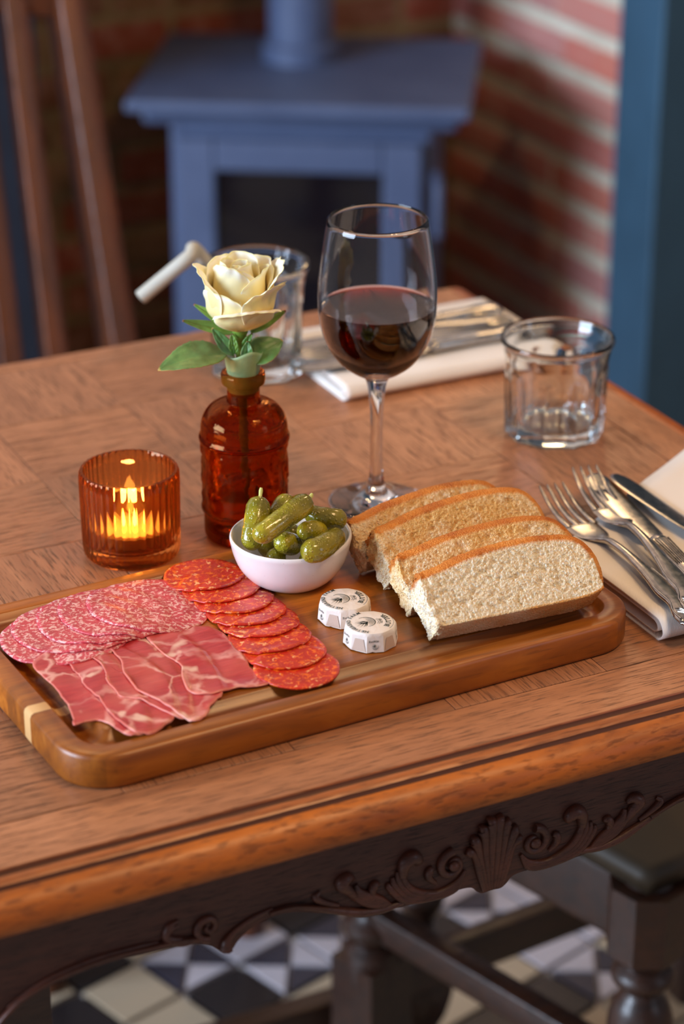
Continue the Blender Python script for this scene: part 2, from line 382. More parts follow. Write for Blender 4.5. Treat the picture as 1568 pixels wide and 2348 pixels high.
M['wax'] = simple('candle_wax', rgb(250, 226, 180), .4, Subsurface_Weight=.6, Subsurface_Radius=(.02, .01, .004), Subsurface_Scale=.5)
M['tin'] = simple('tealight_tin', rgb(190, 185, 180), .3, Metallic=1.0)
M['wick'] = simple('wick', rgb(20, 16, 14), .9)
M['flame'] = simple('flame', (1, .5, .12), .5, Emission_Color=(1, .46, .10, 1), Emission_Strength=22)
def mk_paint(name, c1, c2, rough=.5):
    t = NT(name); n = t.noise(t.coord((1, 1, 1)), 9, 4, .6); t.bump(t.noise(t.coord((1, 1, 1)), 120, 3, .5), .15, .0005)
    return t.set(Base_Color=t.ramp(n, [(.35, c1), (.65, c2)]), Roughness=rough)
M['stove'] = mk_paint('blue_grey_stove_enamel', rgb(70, 84, 116), rgb(80, 94, 126), .5)
M['stove_dark'] = mk_paint('stove_shadow_iron', rgb(24, 24, 28), rgb(34, 34, 40), .5)
M['stove_glass'] = simple('sooty_stove_glass', rgb(14, 12, 20), .12, Coat_Weight=.4)
M['bluewall'] = mk_paint('blue_painted_plaster', rgb(46, 78, 100), rgb(52, 86, 110), .6)
M['navywall'] = mk_paint('navy_painted_plaster', rgb(26, 34, 50), rgb(30, 40, 58), .6)
M['upper'] = mk_paint('pale_upper_wall', rgb(214, 204, 200), rgb(224, 214, 210), .8)
M['plaster'] = mk_paint('cream_lime_mortar', rgb(226, 220, 200), rgb(206, 198, 176), .9)
M['soot'] = mk_paint('sooty_mortar', rgb(150, 128, 90), rgb(120, 100, 70), .95)
def mk_brick(name, stops):
    t = NT(name); oi = t.node('ShaderNodeObjectInfo'); n = t.noise(t.coord((1, 1, 1)), 40, 5, .65)
    c = t.ramp(oi.outputs['Random'], stops); c = t.mix(t.math('MULTIPLY', t.ramp(n, [(.45, 0), (.7, 1)]), .45), c, rgb(196, 150, 132))
    t.bump(n, .6, .003); return t.set(Base_Color=c, Roughness=.88)
M['brick'] = mk_brick('red_brick', [(0, rgb(208, 116, 92)), (.35, rgb(196, 116, 108)), (.7, rgb(214, 142, 128)), (1, rgb(178, 122, 120))])
M['brick_dark'] = mk_brick('sooty_brick', [(0, rgb(140, 60, 36)), (.4, rgb(112, 70, 42)), (.7, rgb(132, 100, 62)), (1, rgb(96, 46, 32))])
M['tile_w'] = simple('cream_tile', rgb(186, 178, 184), .35)
M['tile_c'] = simple('buff_tile', rgb(176, 156, 130), .35)
M['tile_b'] = simple('black_tile', rgb(34, 30, 32), .3)
M['tile_g'] = simple('slate_tile', rgb(52, 50, 62), .32)
M['grout'] = simple('pale_grout', rgb(176, 168, 164), .85)
M['leather'] = mk_paint('olive_brown_leather', rgb(58, 44, 26), rgb(48, 36, 22), .6)
M['straw'] = simple('white_paper_straw', rgb(186, 184, 172), .5)

# ------------------------------------------------------------------ room
fl = obj('floor', bx(MB(), (.9, 1.5, -.03), (5, 5, .05)), M['grout'], smooth=0); tag(fl, kind='structure', label='pale grouted floor laid with black and white patterned tiles')
# tiles: 58 mm grid turned 15 degrees
TA = radians(-73.5); TU = Vector((cos(TA), sin(TA), 0)); TV = Vector((cos(TA+pi/2), sin(TA+pi/2), 0)); T0 = Vector((.7535, 1.857, 0)); TS = .072; G = .0032
tri_mesh = {}; sq_mesh = {}
def tilemesh(poly, mat):
    me = bpy.data.meshes.new('tile'); v, f = prism(poly, -.004, .0012); me.from_pydata(v, [], f); me.materials.append(mat); return me
h = TS/2-G
SQ = {k: tilemesh([(-h, -h), (h, -h), (h, h), (-h, h)], M[k]) for k in ('tile_w', 'tile_c', 'tile_b')}
g2 = G*.9
TR = {}
for q in range(4):
    a = q*pi/2; pts = [(g2*0+0, -g2*.9), (h-g2, -h+0), (-h+g2, -h)]
    R2 = lambda p: (p[0]*cos(a)-p[1]*sin(a), p[0]*sin(a)+p[1]*cos(a))
    for k in ('tile_w', 'tile_g'): TR[q, k] = tilemesh([R2(p) for p in pts], M[k])
NEARCELL = {(0, 0): 'q0', (1, 1): 'q1', (1, 0): 'b', (0, 1): 'w', (0, -2): 'b', (0, 2): 'b', (-1, 1): 'w', (2, 4): 'q1', (2, 3): 'b', (1, 3): 'w', (3, 3): 'c', (3, 4): 'w', (2, 5): 'w', (1, 4): 'w', (3, 5): 'w', (4, 3): 'b', (4, 4): 'q0', (5, 4): 'c', (5, 3): 'c', (2, 2): 'c', (1, 5): 'b'}
def cell(u, v):
    if (u, v) in NEARCELL: return NEARCELL[u, v]
    a, b = u % 4, (v-1) % 5
    return {(0, 0): 'q0', (1, 1): 'q1', (1, 0): 'b', (0, 1): 'b', (3, 3): 'b'}.get((a, b), 'c')
rest = {k: MB() for k in ('tile_w', 'tile_c', 'tile_b', 'tile_g')}
cnt = 0
for u in range(-26, 26):
    for v in range(-28, 32):
        c = T0+TU*(u*TS)+TV*(v*TS)
        if not (-.6 < c.x < 3.0 and .1 < c.y < 3.4): continue
        k = cell(u, v); px, py = PROJ(c)
        vis = -60 < px < 1640 and 1980 < py < 2430
        lst = []
        if k[0] == 'q':
            for q in range(4):
                # dark pair lies across: q0 lower-left/upper-right, q1 upper-left/lower-right
                dark = q in ((0, 2) if k == 'q0' else (1, 3)); lst.append(TR[q, 'tile_g' if dark else 'tile_w'])
        else: lst.append(SQ['tile_'+k])
        for me in lst:
            if vis:
                o = bpy.data.objects.new('tile', me); COL.objects.link(o); o.location = c-fl.location; o.rotation_euler = (0, 0, TA); o.parent = fl; cnt += 1
            else:
                mt = me.materials[0].name; key = {'cream_tile': 'tile_w', 'buff_tile': 'tile_c', 'black_tile': 'tile_b', 'slate_tile': 'tile_g'}[mt]
                rest[key].add([p.co for p in me.vertices], [tuple(p.vertices) for p in me.polygons], Matrix.Translation(c) @ Matrix.Rotation(TA, 4, 'Z'))
for k, mb in rest.items():
    o = obj('distant_tiles', mb, M[k], fl, smooth=0); o['kind'] = 'stuff'

YB = 3.46; XJ = 1.93; YF = 3.06; XL = 1.087
wb = obj('wall_back', bx(MB(), ((XL+XJ)/2, YB+.066, 1.1), (XJ-XL+.3, .14, 2.2)), M['soot'], smooth=0); tag(wb, kind='structure')
wj = obj('wall_jamb', bx(MB(), (XJ+.049, (YB+2.60)/2, 1.1), (.10, YB-2.60, 2.2)), M['plaster'], smooth=0); tag(wj, kind='structure')
BH = .068
def brickmesh(L, D, H):
    bm = bmesh.new(); bmesh.ops.create_cube(bm, size=1)
    for v in bm.verts: v.co = Vector((v.co.x*L, v.co.y*D, v.co.z*H))
    bmesh.ops.bevel(bm, geom=bm.edges[:], offset=.004, segments=1, affect='EDGES')
    me = bpy.data.meshes.new('brick'); bm.to_mesh(me); bm.free(); return me
bl = brickmesh(.19, .09, .053); bh = brickmesh(.092, .09, .053)
for me in (bl, bh): me.materials.append(M['brick_dark'])
bl2 = brickmesh(.180, .09, .046); bh2 = brickmesh(.084, .09, .046)
for me in (bl2, bh2): me.materials.append(M['brick'])
for r in range(16):
    z = .036+r*BH; x = XL-.06+(0 if r % 2 else .1)
    k = 0
    while x < XJ+.05:
        half = (r % 2 == 0 and k % 3 == 1); L = .092 if half else .19
        o = bpy.data.objects.new('brick', bh if half else bl); COL.objects.link(o); o.parent = wb
        o.location = (x+L/2, YB+.036+random.uniform(-.003, .003), z); x += L+.012; k += 1
for r in range(20):
    z = .036+r*BH; lay = [(-.405, 0), (-.27, 1), (-.135, 0), (0, 1), (.135, 0), (.27, 1), (.375, 0)] if r % 2 else [(-.44, 1), (-.30, 0), (-.16, 1), (-.02, 0), (.12, 1), (.26, 0), (.37, 1)]
    for d, half in lay:
        o = bpy.data.objects.new('brick', bh2 if half else bl2); COL.objects.link(o); o.parent = wj
        o.location = (XJ+.040+random.uniform(-.003, .003), YF+d+(.012 if 0 else 0), z); o.rotation_euler = (0, 0, pi/2)
# blue chimney breast right of the jamb: pilaster, then an alcove
YR = 2.42; xa_ = PY(1402, 400, YR).x; xb_ = PY(1503, 400, YR).x
xa_ = PY(1402, 400, YR+.14).x; m = MB().add(*prism([(xa_, YR+.14), (xb_, YR), (xb_+.1, YR+.05), (xa_+.12, YR+.22)], 0, 2.4)); o = obj('wall_right', m, M['bluewall'], smooth=0); bev(o, .012, 4); tag(o, kind='structure')
m = MB().add(*prism([(xb_+.002, YR), (xb_+.8, YR+.10), (xb_+.8, YR+.2), (xb_+.06, YR+.12)], 0, 2.4)); o = obj('wall_right_return', m, M['bluewall'], smooth=0); tag(o, kind='structure')
m = MB(); bx(m, (1.2, YF+.03, 1.85), (3.6, .05, 1.5)); o = obj('wall_upper', m, M['upper'], smooth=0); tag(o, kind='structure')
m = MB(); bx(m, (XL-.5, YF+.28, .55), (1.0, .42, 1.1)); o = obj('wall_left', m, M['navywall'], smooth=0); tag(o, kind='structure')

# ------------------------------------------------------------------ stove
def stove():
    c = (Vector((1.19, 3.09, 0))+Vector((1.62, 2.87, 0)))/2
    t = thing('wood_stove', 'blue-grey cast iron wood-burning stove standing in the brick fireplace', 'stove', c+Vector((.01, .0, 0)), radians(-32))
    # local: x along front, y back
    body = MB(); bx(body, (.0, .19, .28), (.374, .30, .40)); o = obj('stove_body', body, M['stove'], t, 0); bev(o, .006)
    # door frame of four bars around glass
    d = MB(); fw, fy = .345, .026
    for c2, s2 in (((-.1475, fy, .275), (.055, .022, .37)), ((.1475, fy, .275), (.055, .022, .37)), ((0, fy, .4375), (.24, .022, .045)), ((0, fy, .12), (.24, .022, .06))): bx(d, c2, s2)
    o = obj('door', d, M['stove'], t, 0); bev(o, .004)
    gl = obj('door_glass', bx(MB(), (0, fy+.004, .28), (.26, .006, .29)), M['stove_glass'], o, 0)
    hd = MB(); hd.add(*sweep([(.196, .03, .41), (.200, .0, .405), (.200, -.004, .36), (.200, .0, .335)], [(.011, .008)]*4, (1, 0, 0))); obj('handle', hd, M['stove'], o)
    lo = MB(); bx(lo, (0, .19, .488), (.45, .33, .022)); o2 = obj('cornice', lo, M['stove'], t, 0); bev(o2, .008)
    tp = MB(); bx(tp, (0, .19, .512), (.485, .40, .018)); o3 = obj('top_plate', tp, M['stove'], t, 0); bev(o3, .005)
    fl2 = MB(); fl2.add(*lathe([(.058, .521), (.058, .545), (.048, .55), (.047, 1.6)], 40)); fo = obj('flue_pipe', fl2, M['stove'], t); fo.location = (-.022, .25, 0)
    for sx in (-1, 1):
        for sy in (0, 1):
            obj('leg', MB().add(*sweep([(sx*.17, .07+sy*.24, .085), (sx*.18, .065+sy*.25, .03), (sx*.185, .06+sy*.26, -.0)], [(.02, .02), (.014, .014), (.02, .02)], (0, 1, 0))), M['stove'], t)
    return t
stove()

# ------------------------------------------------------------------ table
TX0, TX1, TY0, TY1, TZ = .262, .926, 1.000, 1.655, .75
table = thing('pub_table', 'square oak table with parquet top and carved dark apron', 'table', (0, 0, 0))
q = .1007; X0, Y0 = .389-q, 1.040
pm = MB(); bx(pm, (0, 0, -.004), (q-.0004, q-.0004, .008))
first = None
for i in range(6):
    for j in range(6):
        cx, cy = X0+q*(i+.5), Y0+q*(j+.5); tr = (i+j) % 2 == 1
        if first is None:
            o = first = obj('parquet_block', pm, M['oak'], table, 0); mod(o, 'BEVEL', width=.00025, segments=1)
        else: o = dupo(first, table)
        o.location = (cx, cy, TZ+random.uniform(-.00015, .0001)); o.rotation_euler = (0, 0, pi/2 if tr else 0)
XE, YE = X0+6*q, Y0+6*q
for name, x0, x1, y0, y1, mt in (('border_board', TX0, TX1, TY0, Y0-.0006, 'oak'), ('border_board', TX0, TX1, min(YE, TY1)+.0006, TY1+.004, 'oak'),
                                 ('border_board', TX0, X0-.0006, Y0, YE, 'oak'), ('border_board', XE+.0006, TX1, Y0, YE, 'oak')):
    if x1-x0 < .003 or y1-y0 < .003: continue
    long_x = (x1-x0) > (y1-y0); L, W2 = (x1-x0, y1-y0) if long_x else (y1-y0, x1-x0)
    o = obj(name, bx(MB(), (0, 0, -.004), (L, W2, .008)), M[mt], table, 0, ((x0+x1)/2, (y0+y1)/2, TZ), 0 if long_x else pi/2); mod(o, 'BEVEL', width=.00025, segments=1)
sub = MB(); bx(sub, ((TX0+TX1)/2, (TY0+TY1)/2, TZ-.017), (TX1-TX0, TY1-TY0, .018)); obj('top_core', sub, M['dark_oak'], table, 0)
# edge moulding, four mitred lengths
prof = [(0, -.006), (0, -.0003), (.0004, -.0010), (.0009, -.0028), (.0018, -.0036), (.0026, -.0030), (.0040, -.0021), (.0085, -.0022), (.0101, -.0034), (.0105, -.0050), (.0113, -.0060), (.0122, -.0054), (.0165, -.0062), (.0205, -.0085), (.0240, -.0125), (.0255, -.0175), (.0246, -.0220), (.0215, -.026), (.016, -.0285), (.0, -.0285)]
for (ax, ay), (bx_, by_), (nx, ny), mt in (((TX0, TY0), (TX1, TY0), (0, -1), 'x'), ((TX1, TY0), (TX1, TY1), (1, 0), 'y'), ((TX1, TY1), (TX0, TY1), (0, 1), 'x'), ((TX0, TY1), (TX0, TY0), (-1, 0), 'y')):
    d = Vector((bx_-ax, by_-ay, 0)).normalized()
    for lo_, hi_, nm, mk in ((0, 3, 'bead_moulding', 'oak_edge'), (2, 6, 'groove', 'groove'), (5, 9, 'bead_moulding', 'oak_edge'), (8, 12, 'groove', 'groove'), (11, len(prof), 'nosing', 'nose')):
        mb = MB(); pp = prof[lo_:hi_]; v = []; n = len(pp)
        for (x, y, s) in ((ax, ay, -1), (bx_, by_, 1)):
            for (o_, z_) in pp: v.append((x+nx*o_+d.x*o_*s, y+ny*o_+d.y*o_*s, TZ+z_))
        f = [(i, i+1, n+i+1, n+i) for i in range(n-1)]; mb.add(v, f)
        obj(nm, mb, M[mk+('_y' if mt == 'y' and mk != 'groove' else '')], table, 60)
# aprons
CX = .594
half = [(0, .651), (.006, .6505), (.010, .653), (.0135, .6565), (.022, .6575), (.036, .6560), (.060, .6570), (.083, .660), (.105, .667), (.125, .674), (.140, .6745), (.152, .6705), (.1585, .6655), (.162, .661), (.167, .6605), (.171, .664), (.176, .668), (.19, .6725), (.211, .674), (.235, .675), (.262, .6715), (.283, .664), (.297, .652), (.305, .640)]
def apron_poly():
    pts = [(CX-d, z) for d, z in reversed(half)]+[(CX+d, z) for d, z in half[1:]]
    return pts
def strip_panel(pts, ztop, y0, y1):
    n = len(pts); v = []; f = []
    for y in (y0, y1):
        for x, z in pts: v.append((x, y, z))
        for x, z in pts: v.append((x, y, ztop))
    for i in range(n-1):
        f += [(i, i+1, n+i+1, n+i), (2*n+i, 3*n+i, 3*n+i+1, 2*n+i+1), (i, 2*n+i, 2*n+i+1, i+1), (n+i, n+i+1, 3*n+i+1, 3*n+i)]
    f += [(0, n, 3*n, 2*n), (n-1, 3*n-1, 4*n-1, 2*n-1)]
    return v, f
pts = cat(apron_poly(), 3)
for k, nm in enumerate(('front', 'right', 'back', 'left')):
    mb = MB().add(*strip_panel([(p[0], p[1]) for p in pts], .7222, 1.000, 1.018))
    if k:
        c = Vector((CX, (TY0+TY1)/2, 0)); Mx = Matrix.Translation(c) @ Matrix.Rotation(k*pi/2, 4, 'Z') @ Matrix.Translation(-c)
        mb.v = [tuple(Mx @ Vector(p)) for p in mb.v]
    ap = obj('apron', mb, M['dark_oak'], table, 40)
    if k == 0: apron = ap
# raised lip along the shaped edge
for sgn in (-1, 1):
    pp = [(CX+sgn*d, .9985, z+.0045) for d, z in half if d > .095 and not (.150 < d < .172)]
    for seg in ([p for p in pp if abs(p[0]-CX) < .16], [p for p in pp if abs(p[0]-CX) > .16]):
        sp = cat(seg, 3); obj('carved_lip', MB().add(*sweep([tuple(p) for p in sp], [(.0016, .002)]*len(sp), (0, 1, 0), 6)), M['carved'], apron, 60)
# carving: volutes and acanthus lobes as tapered strokes lying on the apron face
carv = MB()
def stroke(pp, ws, h=.0038, n=4):
    sp = cat([(x, z, w_) for (x, z), w_ in zip(pp, ws)], n)
    carv.add(*sweep([(p[0], .9998-h*.15*min(1, p[2]/.003), p[1]) for p in sp], [(max(p[2]*1.3, .0002), max(min(h*1.1, p[2]*1.5), .0002)) for p in sp], (0, 1, 0), 8))
def spiral(cx, cz, r0, turns, a0, sgn, w0, w1):
    n = int(14*turns); pp = []; ws = []
    for i in range(n+1):
        t = i/n; r = r0*(1-t)**.8+.0006; a = a0+sgn*2*pi*turns*t; pp.append((cx+r*cos(a), cz+r*sin(a))); ws.append(w0+(w1-w0)*t)
    stroke(pp, ws, .0042, 2)
for s in (-1, 1):
    X = lambda d: CX+s*d
    # shell fan
    for d0, d1, zt, wd in ((.0015, .0022, .699, .0024), (.004, .0072, .6955, .0022), (.0065, .0125, .690, .0022), (.0085, .0155, .6835, .0019)):
        stroke([(X(d0*.6), .6525), (X(d0), .665), (X((d0+d1)/2), .678), (X(d1), zt-.002), (X(d1+.0024), zt-.001)], [.0012, .0018, wd*.95, wd*1.25, wd*.9], .0045)
    # big C scroll with boss, rising to the volute
    cxv, czv = .0265, .6765
    spiral(X(cxv), czv, .0085, 1.2, pi/2-s*0, -s, .0022, .0012)
    carv.add(*[lathe([(.0001, 0), (.0022, .0006), (.0034, .0022), (.0030, .004), (.0012, .0052), (.0001, .0054)], 12)[k] for k in (0, 1)], Matrix.Translation((X(cxv), 1.0, czv)) @ Matrix.Rotation(pi/2, 4, 'X'))
    for o_ in range(4):
        stroke([(X(.018+o_*.0005), .6700-o_*.0012), (X(.024), .6635-o_*.0014), (X(.036), .6603-o_*.0008), (X(.050+o_*.002), .6655-o_*.0014), (X(.0575+o_*.0028), .675-o_*.001), (X(.0585+o_*.003), .685-o_*.003)], [.0009, .0013, .0016, .0018, .0018, .0009], .004)
    stroke([(X(.0585), .678), (X(.0575), .686), (X(.053), .6895), (X(.0490), .6865), (X(.0495), .683)], [.0020, .0030, .0034, .0027, .0012], .0055)
    stroke([(X(.037), .667), (X(.0415), .672), (X(.0415), .6765), (X(.039), .678)], [.001, .0018, .0020, .0012], .004)
    # second leaf with fingers
    for o_ in range(4):
        stroke([(X(.062+o_*.001), .6595+o_*.0004), (X(.072), .6625+o_*.0016), (X(.082+o_*.001), .668+o_*.0025), (X(.0905-o_*.001), .6745+o_*.0022)], [.0008, .0016, .0020, .0011], .004)
    stroke([(X(.086), .671), (X(.0925), .6795), (X(.0965), .6845), (X(.0925), .6875), (X(.0885), .6850)], [.0014, .0026, .0032, .0026, .001], .005)
    stroke([(X(.074), .666), (X(.0775), .673), (X(.0760), .6775), (X(.073), .6775)], [.001, .0019, .0022, .0012], .0042)
    stroke([(X(.058), .6610), (X(.070), .6598), (X(.085), .6622), (X(.10), .6680), (X(.113), .6735), (X(.125), .6775)], [.0014, .0018, .0022, .0018, .0014, .0008], .0038)
    stroke([(X(.098), .6705), (X(.107), .6755), (X(.112), .6800), (X(.109), .6830)], [.001, .0016, .0018, .0008], .0035)
    # far little scroll
    spiral(X(.176), .6805, .0072, 1.3, -pi/2, s, .0020, .0010)
    for o_ in range(2):
        stroke([(X(.182+o_*.001), .6740+o_*.002), (X(.191), .6748+o_*.002), (X(.200), .6800+o_*.001), (X(.1985), .6875-o_*.002), (X(.193), .6895-o_*.003)], [.0010, .0016, .0018, .0016, .0008], .0036)
    stroke([(X(.166), .6628), (X(.1655), .668), (X(.160), .6735), (X(.150), .6780), (X(.138), .6805)], [.0030, .0022, .0014, .0012, .0008], .0042)
    stroke([(X(.205), .6795), (X(.22), .6805), (X(.245), .6800), (X(.27), .675), (X(.29), .665)], [.0007, .0012, .0013, .0012, .0008], .003)
obj('carved_ornament', carv, M['carved'], apron, 70)
legp = [(.030, .0), (.030, .02), (.024, .035), (.018, .05), (.026, .07), (.032, .10), (.026, .13), (.016, .15), (.014, .17), (.022, .19), (.022, .20), (.016, .21), (.020, .26), (.031, .33), (.034, .38), (.028, .43), (.017, .46), (.024, .475), (.024, .49)]
lg = None
for x in (TX0+.045, TX1-.045):
    for y in (TY0+.047, TY1-.047):
        if lg is None:
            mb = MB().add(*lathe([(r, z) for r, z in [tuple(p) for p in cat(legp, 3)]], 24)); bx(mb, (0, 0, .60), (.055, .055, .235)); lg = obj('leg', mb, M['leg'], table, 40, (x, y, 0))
        else: dupo(lg, table, (x, y, 0))
for y in (TY0+.047, TY1-.047): o = obj('stretcher', bx(MB(), ((TX0+TX1)/2, y, .10), (TX1-TX0-.10, .025, .03)), M['leg'], table, 0); bev(o, .004)

# ------------------------------------------------------------------ dark chair tucked under the right side
def side_chair():
    t = thing('side_chair', 'dark wooden chair with leather seat and turned legs tucked under right side of table', 'chair', (0, 0, 0))
    LR, LA = Vector((.893, 1.272, -.0)), Vector((.806, 1.558, 0)); fr = (LA-LR); dp = Vector((.985, .10, 0)); RRp, RAp = LR+dp*.37, LA+dp*.37
    def bar(name, a, b, hw, hh, mt, z=0): return obj(name, MB().add(*sweep([a, b], [(hw, hh)]*2, (0, 0, 1), 20, 9)), M[mt], t, 40)
    c4 = [LR-fr*.06-dp*.02, LA+fr*.06-dp*.02, RAp+fr*.06, RRp-fr*.06]
    seat = MB().add(*grid(lambda u, v: tuple((c4[0]*(1-v)+c4[1]*v)*(1-u)+(c4[3]*(1-v)+c4[2]*v)*u+Vector((0, 0, .427+.010*min(1, 6*min(u, 1-u))*min(1, 6*min(v, 1-v))))), 30, 30))
    o = obj('seat', seat, M['leather'], t, 60); mod(o, 'SOLIDIFY', thickness=.018, offset=-1)
    zr_ = Vector((0, 0, .375))
    for a_, b_ in ((LR, LA), (LR, RRp), (LA, RAp), (RRp, RAp)): bar('seat_rail', a_+zr_, b_+zr_, .010, .030, 'leg')
    prof2 = [(.016, 0), (.022, .02), (.024, .05), (.015, .075), (.022, .088), (.022, .10), (.026, .185), (.018, .20), (.025, .212), (.025, .222), (.015, .232), (.021, .255), (.026, .275), (.022, .295), (.014, .308), (.024, .318), (.024, .326), (.017, .333)]
    oct_ = [(.020, .333), (.031, .346), (.031, .402), (.031, .406)]
    for q_ in (LR, LA):
        mb = MB().add(*lathe([tuple(p) for p in cat(prof2, 3)], 24)); mb.add(*lathe(oct_, 8), Matrix.Rotation(pi/8+.3, 4, 'Z'))
        bx(mb, (0, 0, .1425), (.050, .050, .085), Matrix.Rotation(.3, 4, 'Z')); l = obj('leg', mb, M['leg'], t, 30, q_)
        ring = MB().add(*lathe([(.0001, .0), (.006, .003), (.009, .0015), (.012, .0015), (.0155, .004), (.019, .001)], 20), Matrix.Translation((0, 0, .406))); obj('turned_rosette', ring, M['leg'], l)
    for q_ in (RRp, RAp): obj('rear_post', MB().add(*sweep([q_, q_+Vector((0, 0, .42)), q_+dp*.03+Vector((0, 0, .65)), q_+dp*.09+Vector((0, 0, .95))], [(.016, .018)]*4, (0, 1, 0), 12, 6)), M['leg'], t)
    Z_ = lambda z: Vector((0, 0, z))
    bar('stretcher', LA+Z_(.150), RAp+Z_(.150), .010, .020, 'leg'); bar('stretcher', LR+Z_(.150), RRp+Z_(.150), .010, .020, 'leg'); bar('stretcher', LR+Z_(.225), LA+Z_(.225), .011, .014, 'leg')
    for z, hh in ((.90, .035), (.62, .02)): bar('back_rail', RRp+dp*(.03+(z-.65)*.2)+Z_(z), RAp+dp*(.03+(z-.65)*.2)+Z_(z), .009, hh, 'leg')
side_chair()

# ------------------------------------------------------------------ slatted chair behind the table at the left
def slat_chair():
    t = thing('slatted_chair', 'brown wooden chair with tall upright slats standing behind far side of table', 'chair')
    yb_, yt_ = 2.22, 2.33
    def post(name, b, tp, w_, d_, ext=.42):
        B = PY(*b, yb_); T = PY(*tp, yt_); k = (T-B)/(T.z-B.z)
        pts = [T+k*0.03, T, (T+B)/2, B, B+k*(ext-B.z)]
        return obj(name, MB().add(*sweep(pts, [(w_, d_)]*5, (0, 1, 0), 20, 9)), M['chair'], t, 40), B, T, B+k*(ext-B.z)
    o, B1, T1, F1 = post('back_post', (266, 770), (150, 20), .0145, .026)
    o, B2, T2, F2 = post('slat', (125, 820), (30, 30), .0120, .013)
    o, B3, T3, F3 = post('slat', (22, 840), (-70, 30), .012, .013)
    o, B4, T4, F4 = post('slat', (-85, 840), (-175, 30), .0165, .008)
    o, B5, T5, F5 = post('back_post', (-225, 860), (-320, 30), .020, .017)
    for P5, F_ in ((B1, F1), (B5, F5)): obj('rear_leg', MB().add(*sweep([F_, (F_.x, F_.y+.01, .2), (F_.x, F_.y+.03, 0)], [(.02, .017)]*3, (0, 1, 0), 8, 7)), M['chair'], t)
    obj('top_rail', MB().add(*sweep([T5+Vector((-.01, 0, .02)), (T5+T1)/2+Vector((0, .01, .03)), T1+Vector((.012, 0, .02))], [(.032, .014)]*3, (0, 1, 0), 8, 6)), M['chair'], t)
    xa, xb = F5.x-.01, F1.x+.01
    o = obj('seat', bx(MB(), ((xa+xb)/2, F1.y-.17, .43), (xb-xa, .36, .03)), M['chair'], t, 0); bev(o, .008)
    for x in (xa+.02, xb-.02): obj('front_leg', MB().add(*lathe([(.016, 0), (.018, .2), (.020, .415)], 14)), M['chair'], t, 40, (x, F1.y-.30, 0))
slat_chair()

# ------------------------------------------------------------------ chopping board
BC = Vector((.542, 1.1485, TZ)); BR = .040; BT = .021
def mk_chop():
    hx, hy = .1825, .0985; rings = []
    n = 10
    def ring(ins, z, r): return [(x, y, z) for x, y in rrect(hx-ins, hy-ins, max(r-ins, .004), n)]
    rings = [ring(.0025, .0002, .030), ring(.0008, .001, .030), ring(0, .003, .030), ring(0, BT-.003, .030), ring(.0008, BT-.001, .030), ring(.0025, BT, .030), ring(.0125, BT, .030), ring(.0135, BT-.0006, .030),
             ring(.0150, BT-.0040, .030), ring(.0180, BT-.0062, .030), ring(.0215, BT-.0066, .030), ring(.0255, BT-.0050, .030), ring(.0283, BT-.0012, .032), ring(.0290, BT-.0006, .033), ring(.034, BT-.0004, .036)]
    v = []; f = []; m_ = len(rings[0])
    for r in rings: v += r
    for i in range(len(rings)-1):
        for k in range(m_): f.append((i*m_+k, i*m_+(k+1) % m_, (i+1)*m_+(k+1) % m_, (i+1)*m_+k))
    f.append(tuple(range(m_-1, -1, -1))); f.append(tuple((len(rings)-1)*m_+k for k in range(m_)))
    o = obj('serving_board', MB().add(v, f), M['board'], None, 50, BC, BR)
    return tag(o, 'rectangular acacia wood serving board with a juice groove, holding the meats and bread', 'board')
mk_chop()
ZB = TZ+BT-.0004

# ------------------------------------------------------------------ sliced meats
def attr(me, name, vals):
    a = me.attributes.new(name, 'FLOAT', 'POINT'); a.data.foreach_set('value', list(vals))
def faceup(o):
    if sum(p.normal.z for p in o.data.polygons) < 0: o.data.flip_normals()
class Stack:
    def __init__(s, z0, t): s.z0 = z0; s.t = t; s.below = []
    def h(s, x, y): return s.z0 + sum(t_*ins(x, y) for ins, t_ in s.below)
def disc_slice(name, label, cat_, grp, st, c, rx, ry, rot, mat, thick, seed, wob=.03, ripple=.0005, rings=14, seg=56, extra=None):
    rnd = random.Random(seed); ph = [rnd.uniform(0, 6.28) for _ in range(5)]
    def R_(a): return 1+wob*(.5*sin(2*a+ph[0])+.35*sin(3*a+ph[1])+.2*sin(7*a+ph[2])+.12*sin(13*a+ph[3]))
    v = []; f = []; ca, sa = cos(rot), sin(rot)
    def hh(x, y): return st.h(x, y)+ripple*noise.noise(Vector((x*70, y*70, .5)))+(extra(x, y) if extra else 0)
    for i in range(rings+1):
        for k in range(seg):
            a = 2*pi*k/seg; r = i/rings*R_(a); lx, ly = r*rx*cos(a), r*ry*sin(a); x, y = c[0]+lx*ca-ly*sa, c[1]+lx*sa+ly*ca
            v.append((x-c[0], y-c[1], hh(x, y)-st.z0))
            if i == 0: break
    idx = lambda i, k: 0 if i == 0 else 1+(i-1)*seg+k % seg
    for i in range(rings):
        for k in range(seg):
            if i == 0: f.append((0, idx(1, k), idx(1, k+1)))
            else: f.append((idx(i, k), idx(i+1, k), idx(i+1, k+1), idx(i, k+1)))
    o = obj(name, MB().add(v, f), mat, None, 180, (c[0], c[1], st.z0)); faceup(o); mod(o, 'SOLIDIFY', thickness=thick, offset=1)
    tag(o, label, cat_, grp)
    def ins(x, y):
        dx, dy = x-c[0], y-c[1]; lx, ly = (dx*ca+dy*sa)/rx, (-dx*sa+dy*ca)/ry; return 1-sst(.97, 1.09, math.hypot(lx, ly))
    st.below.append((ins, st.t)); return o
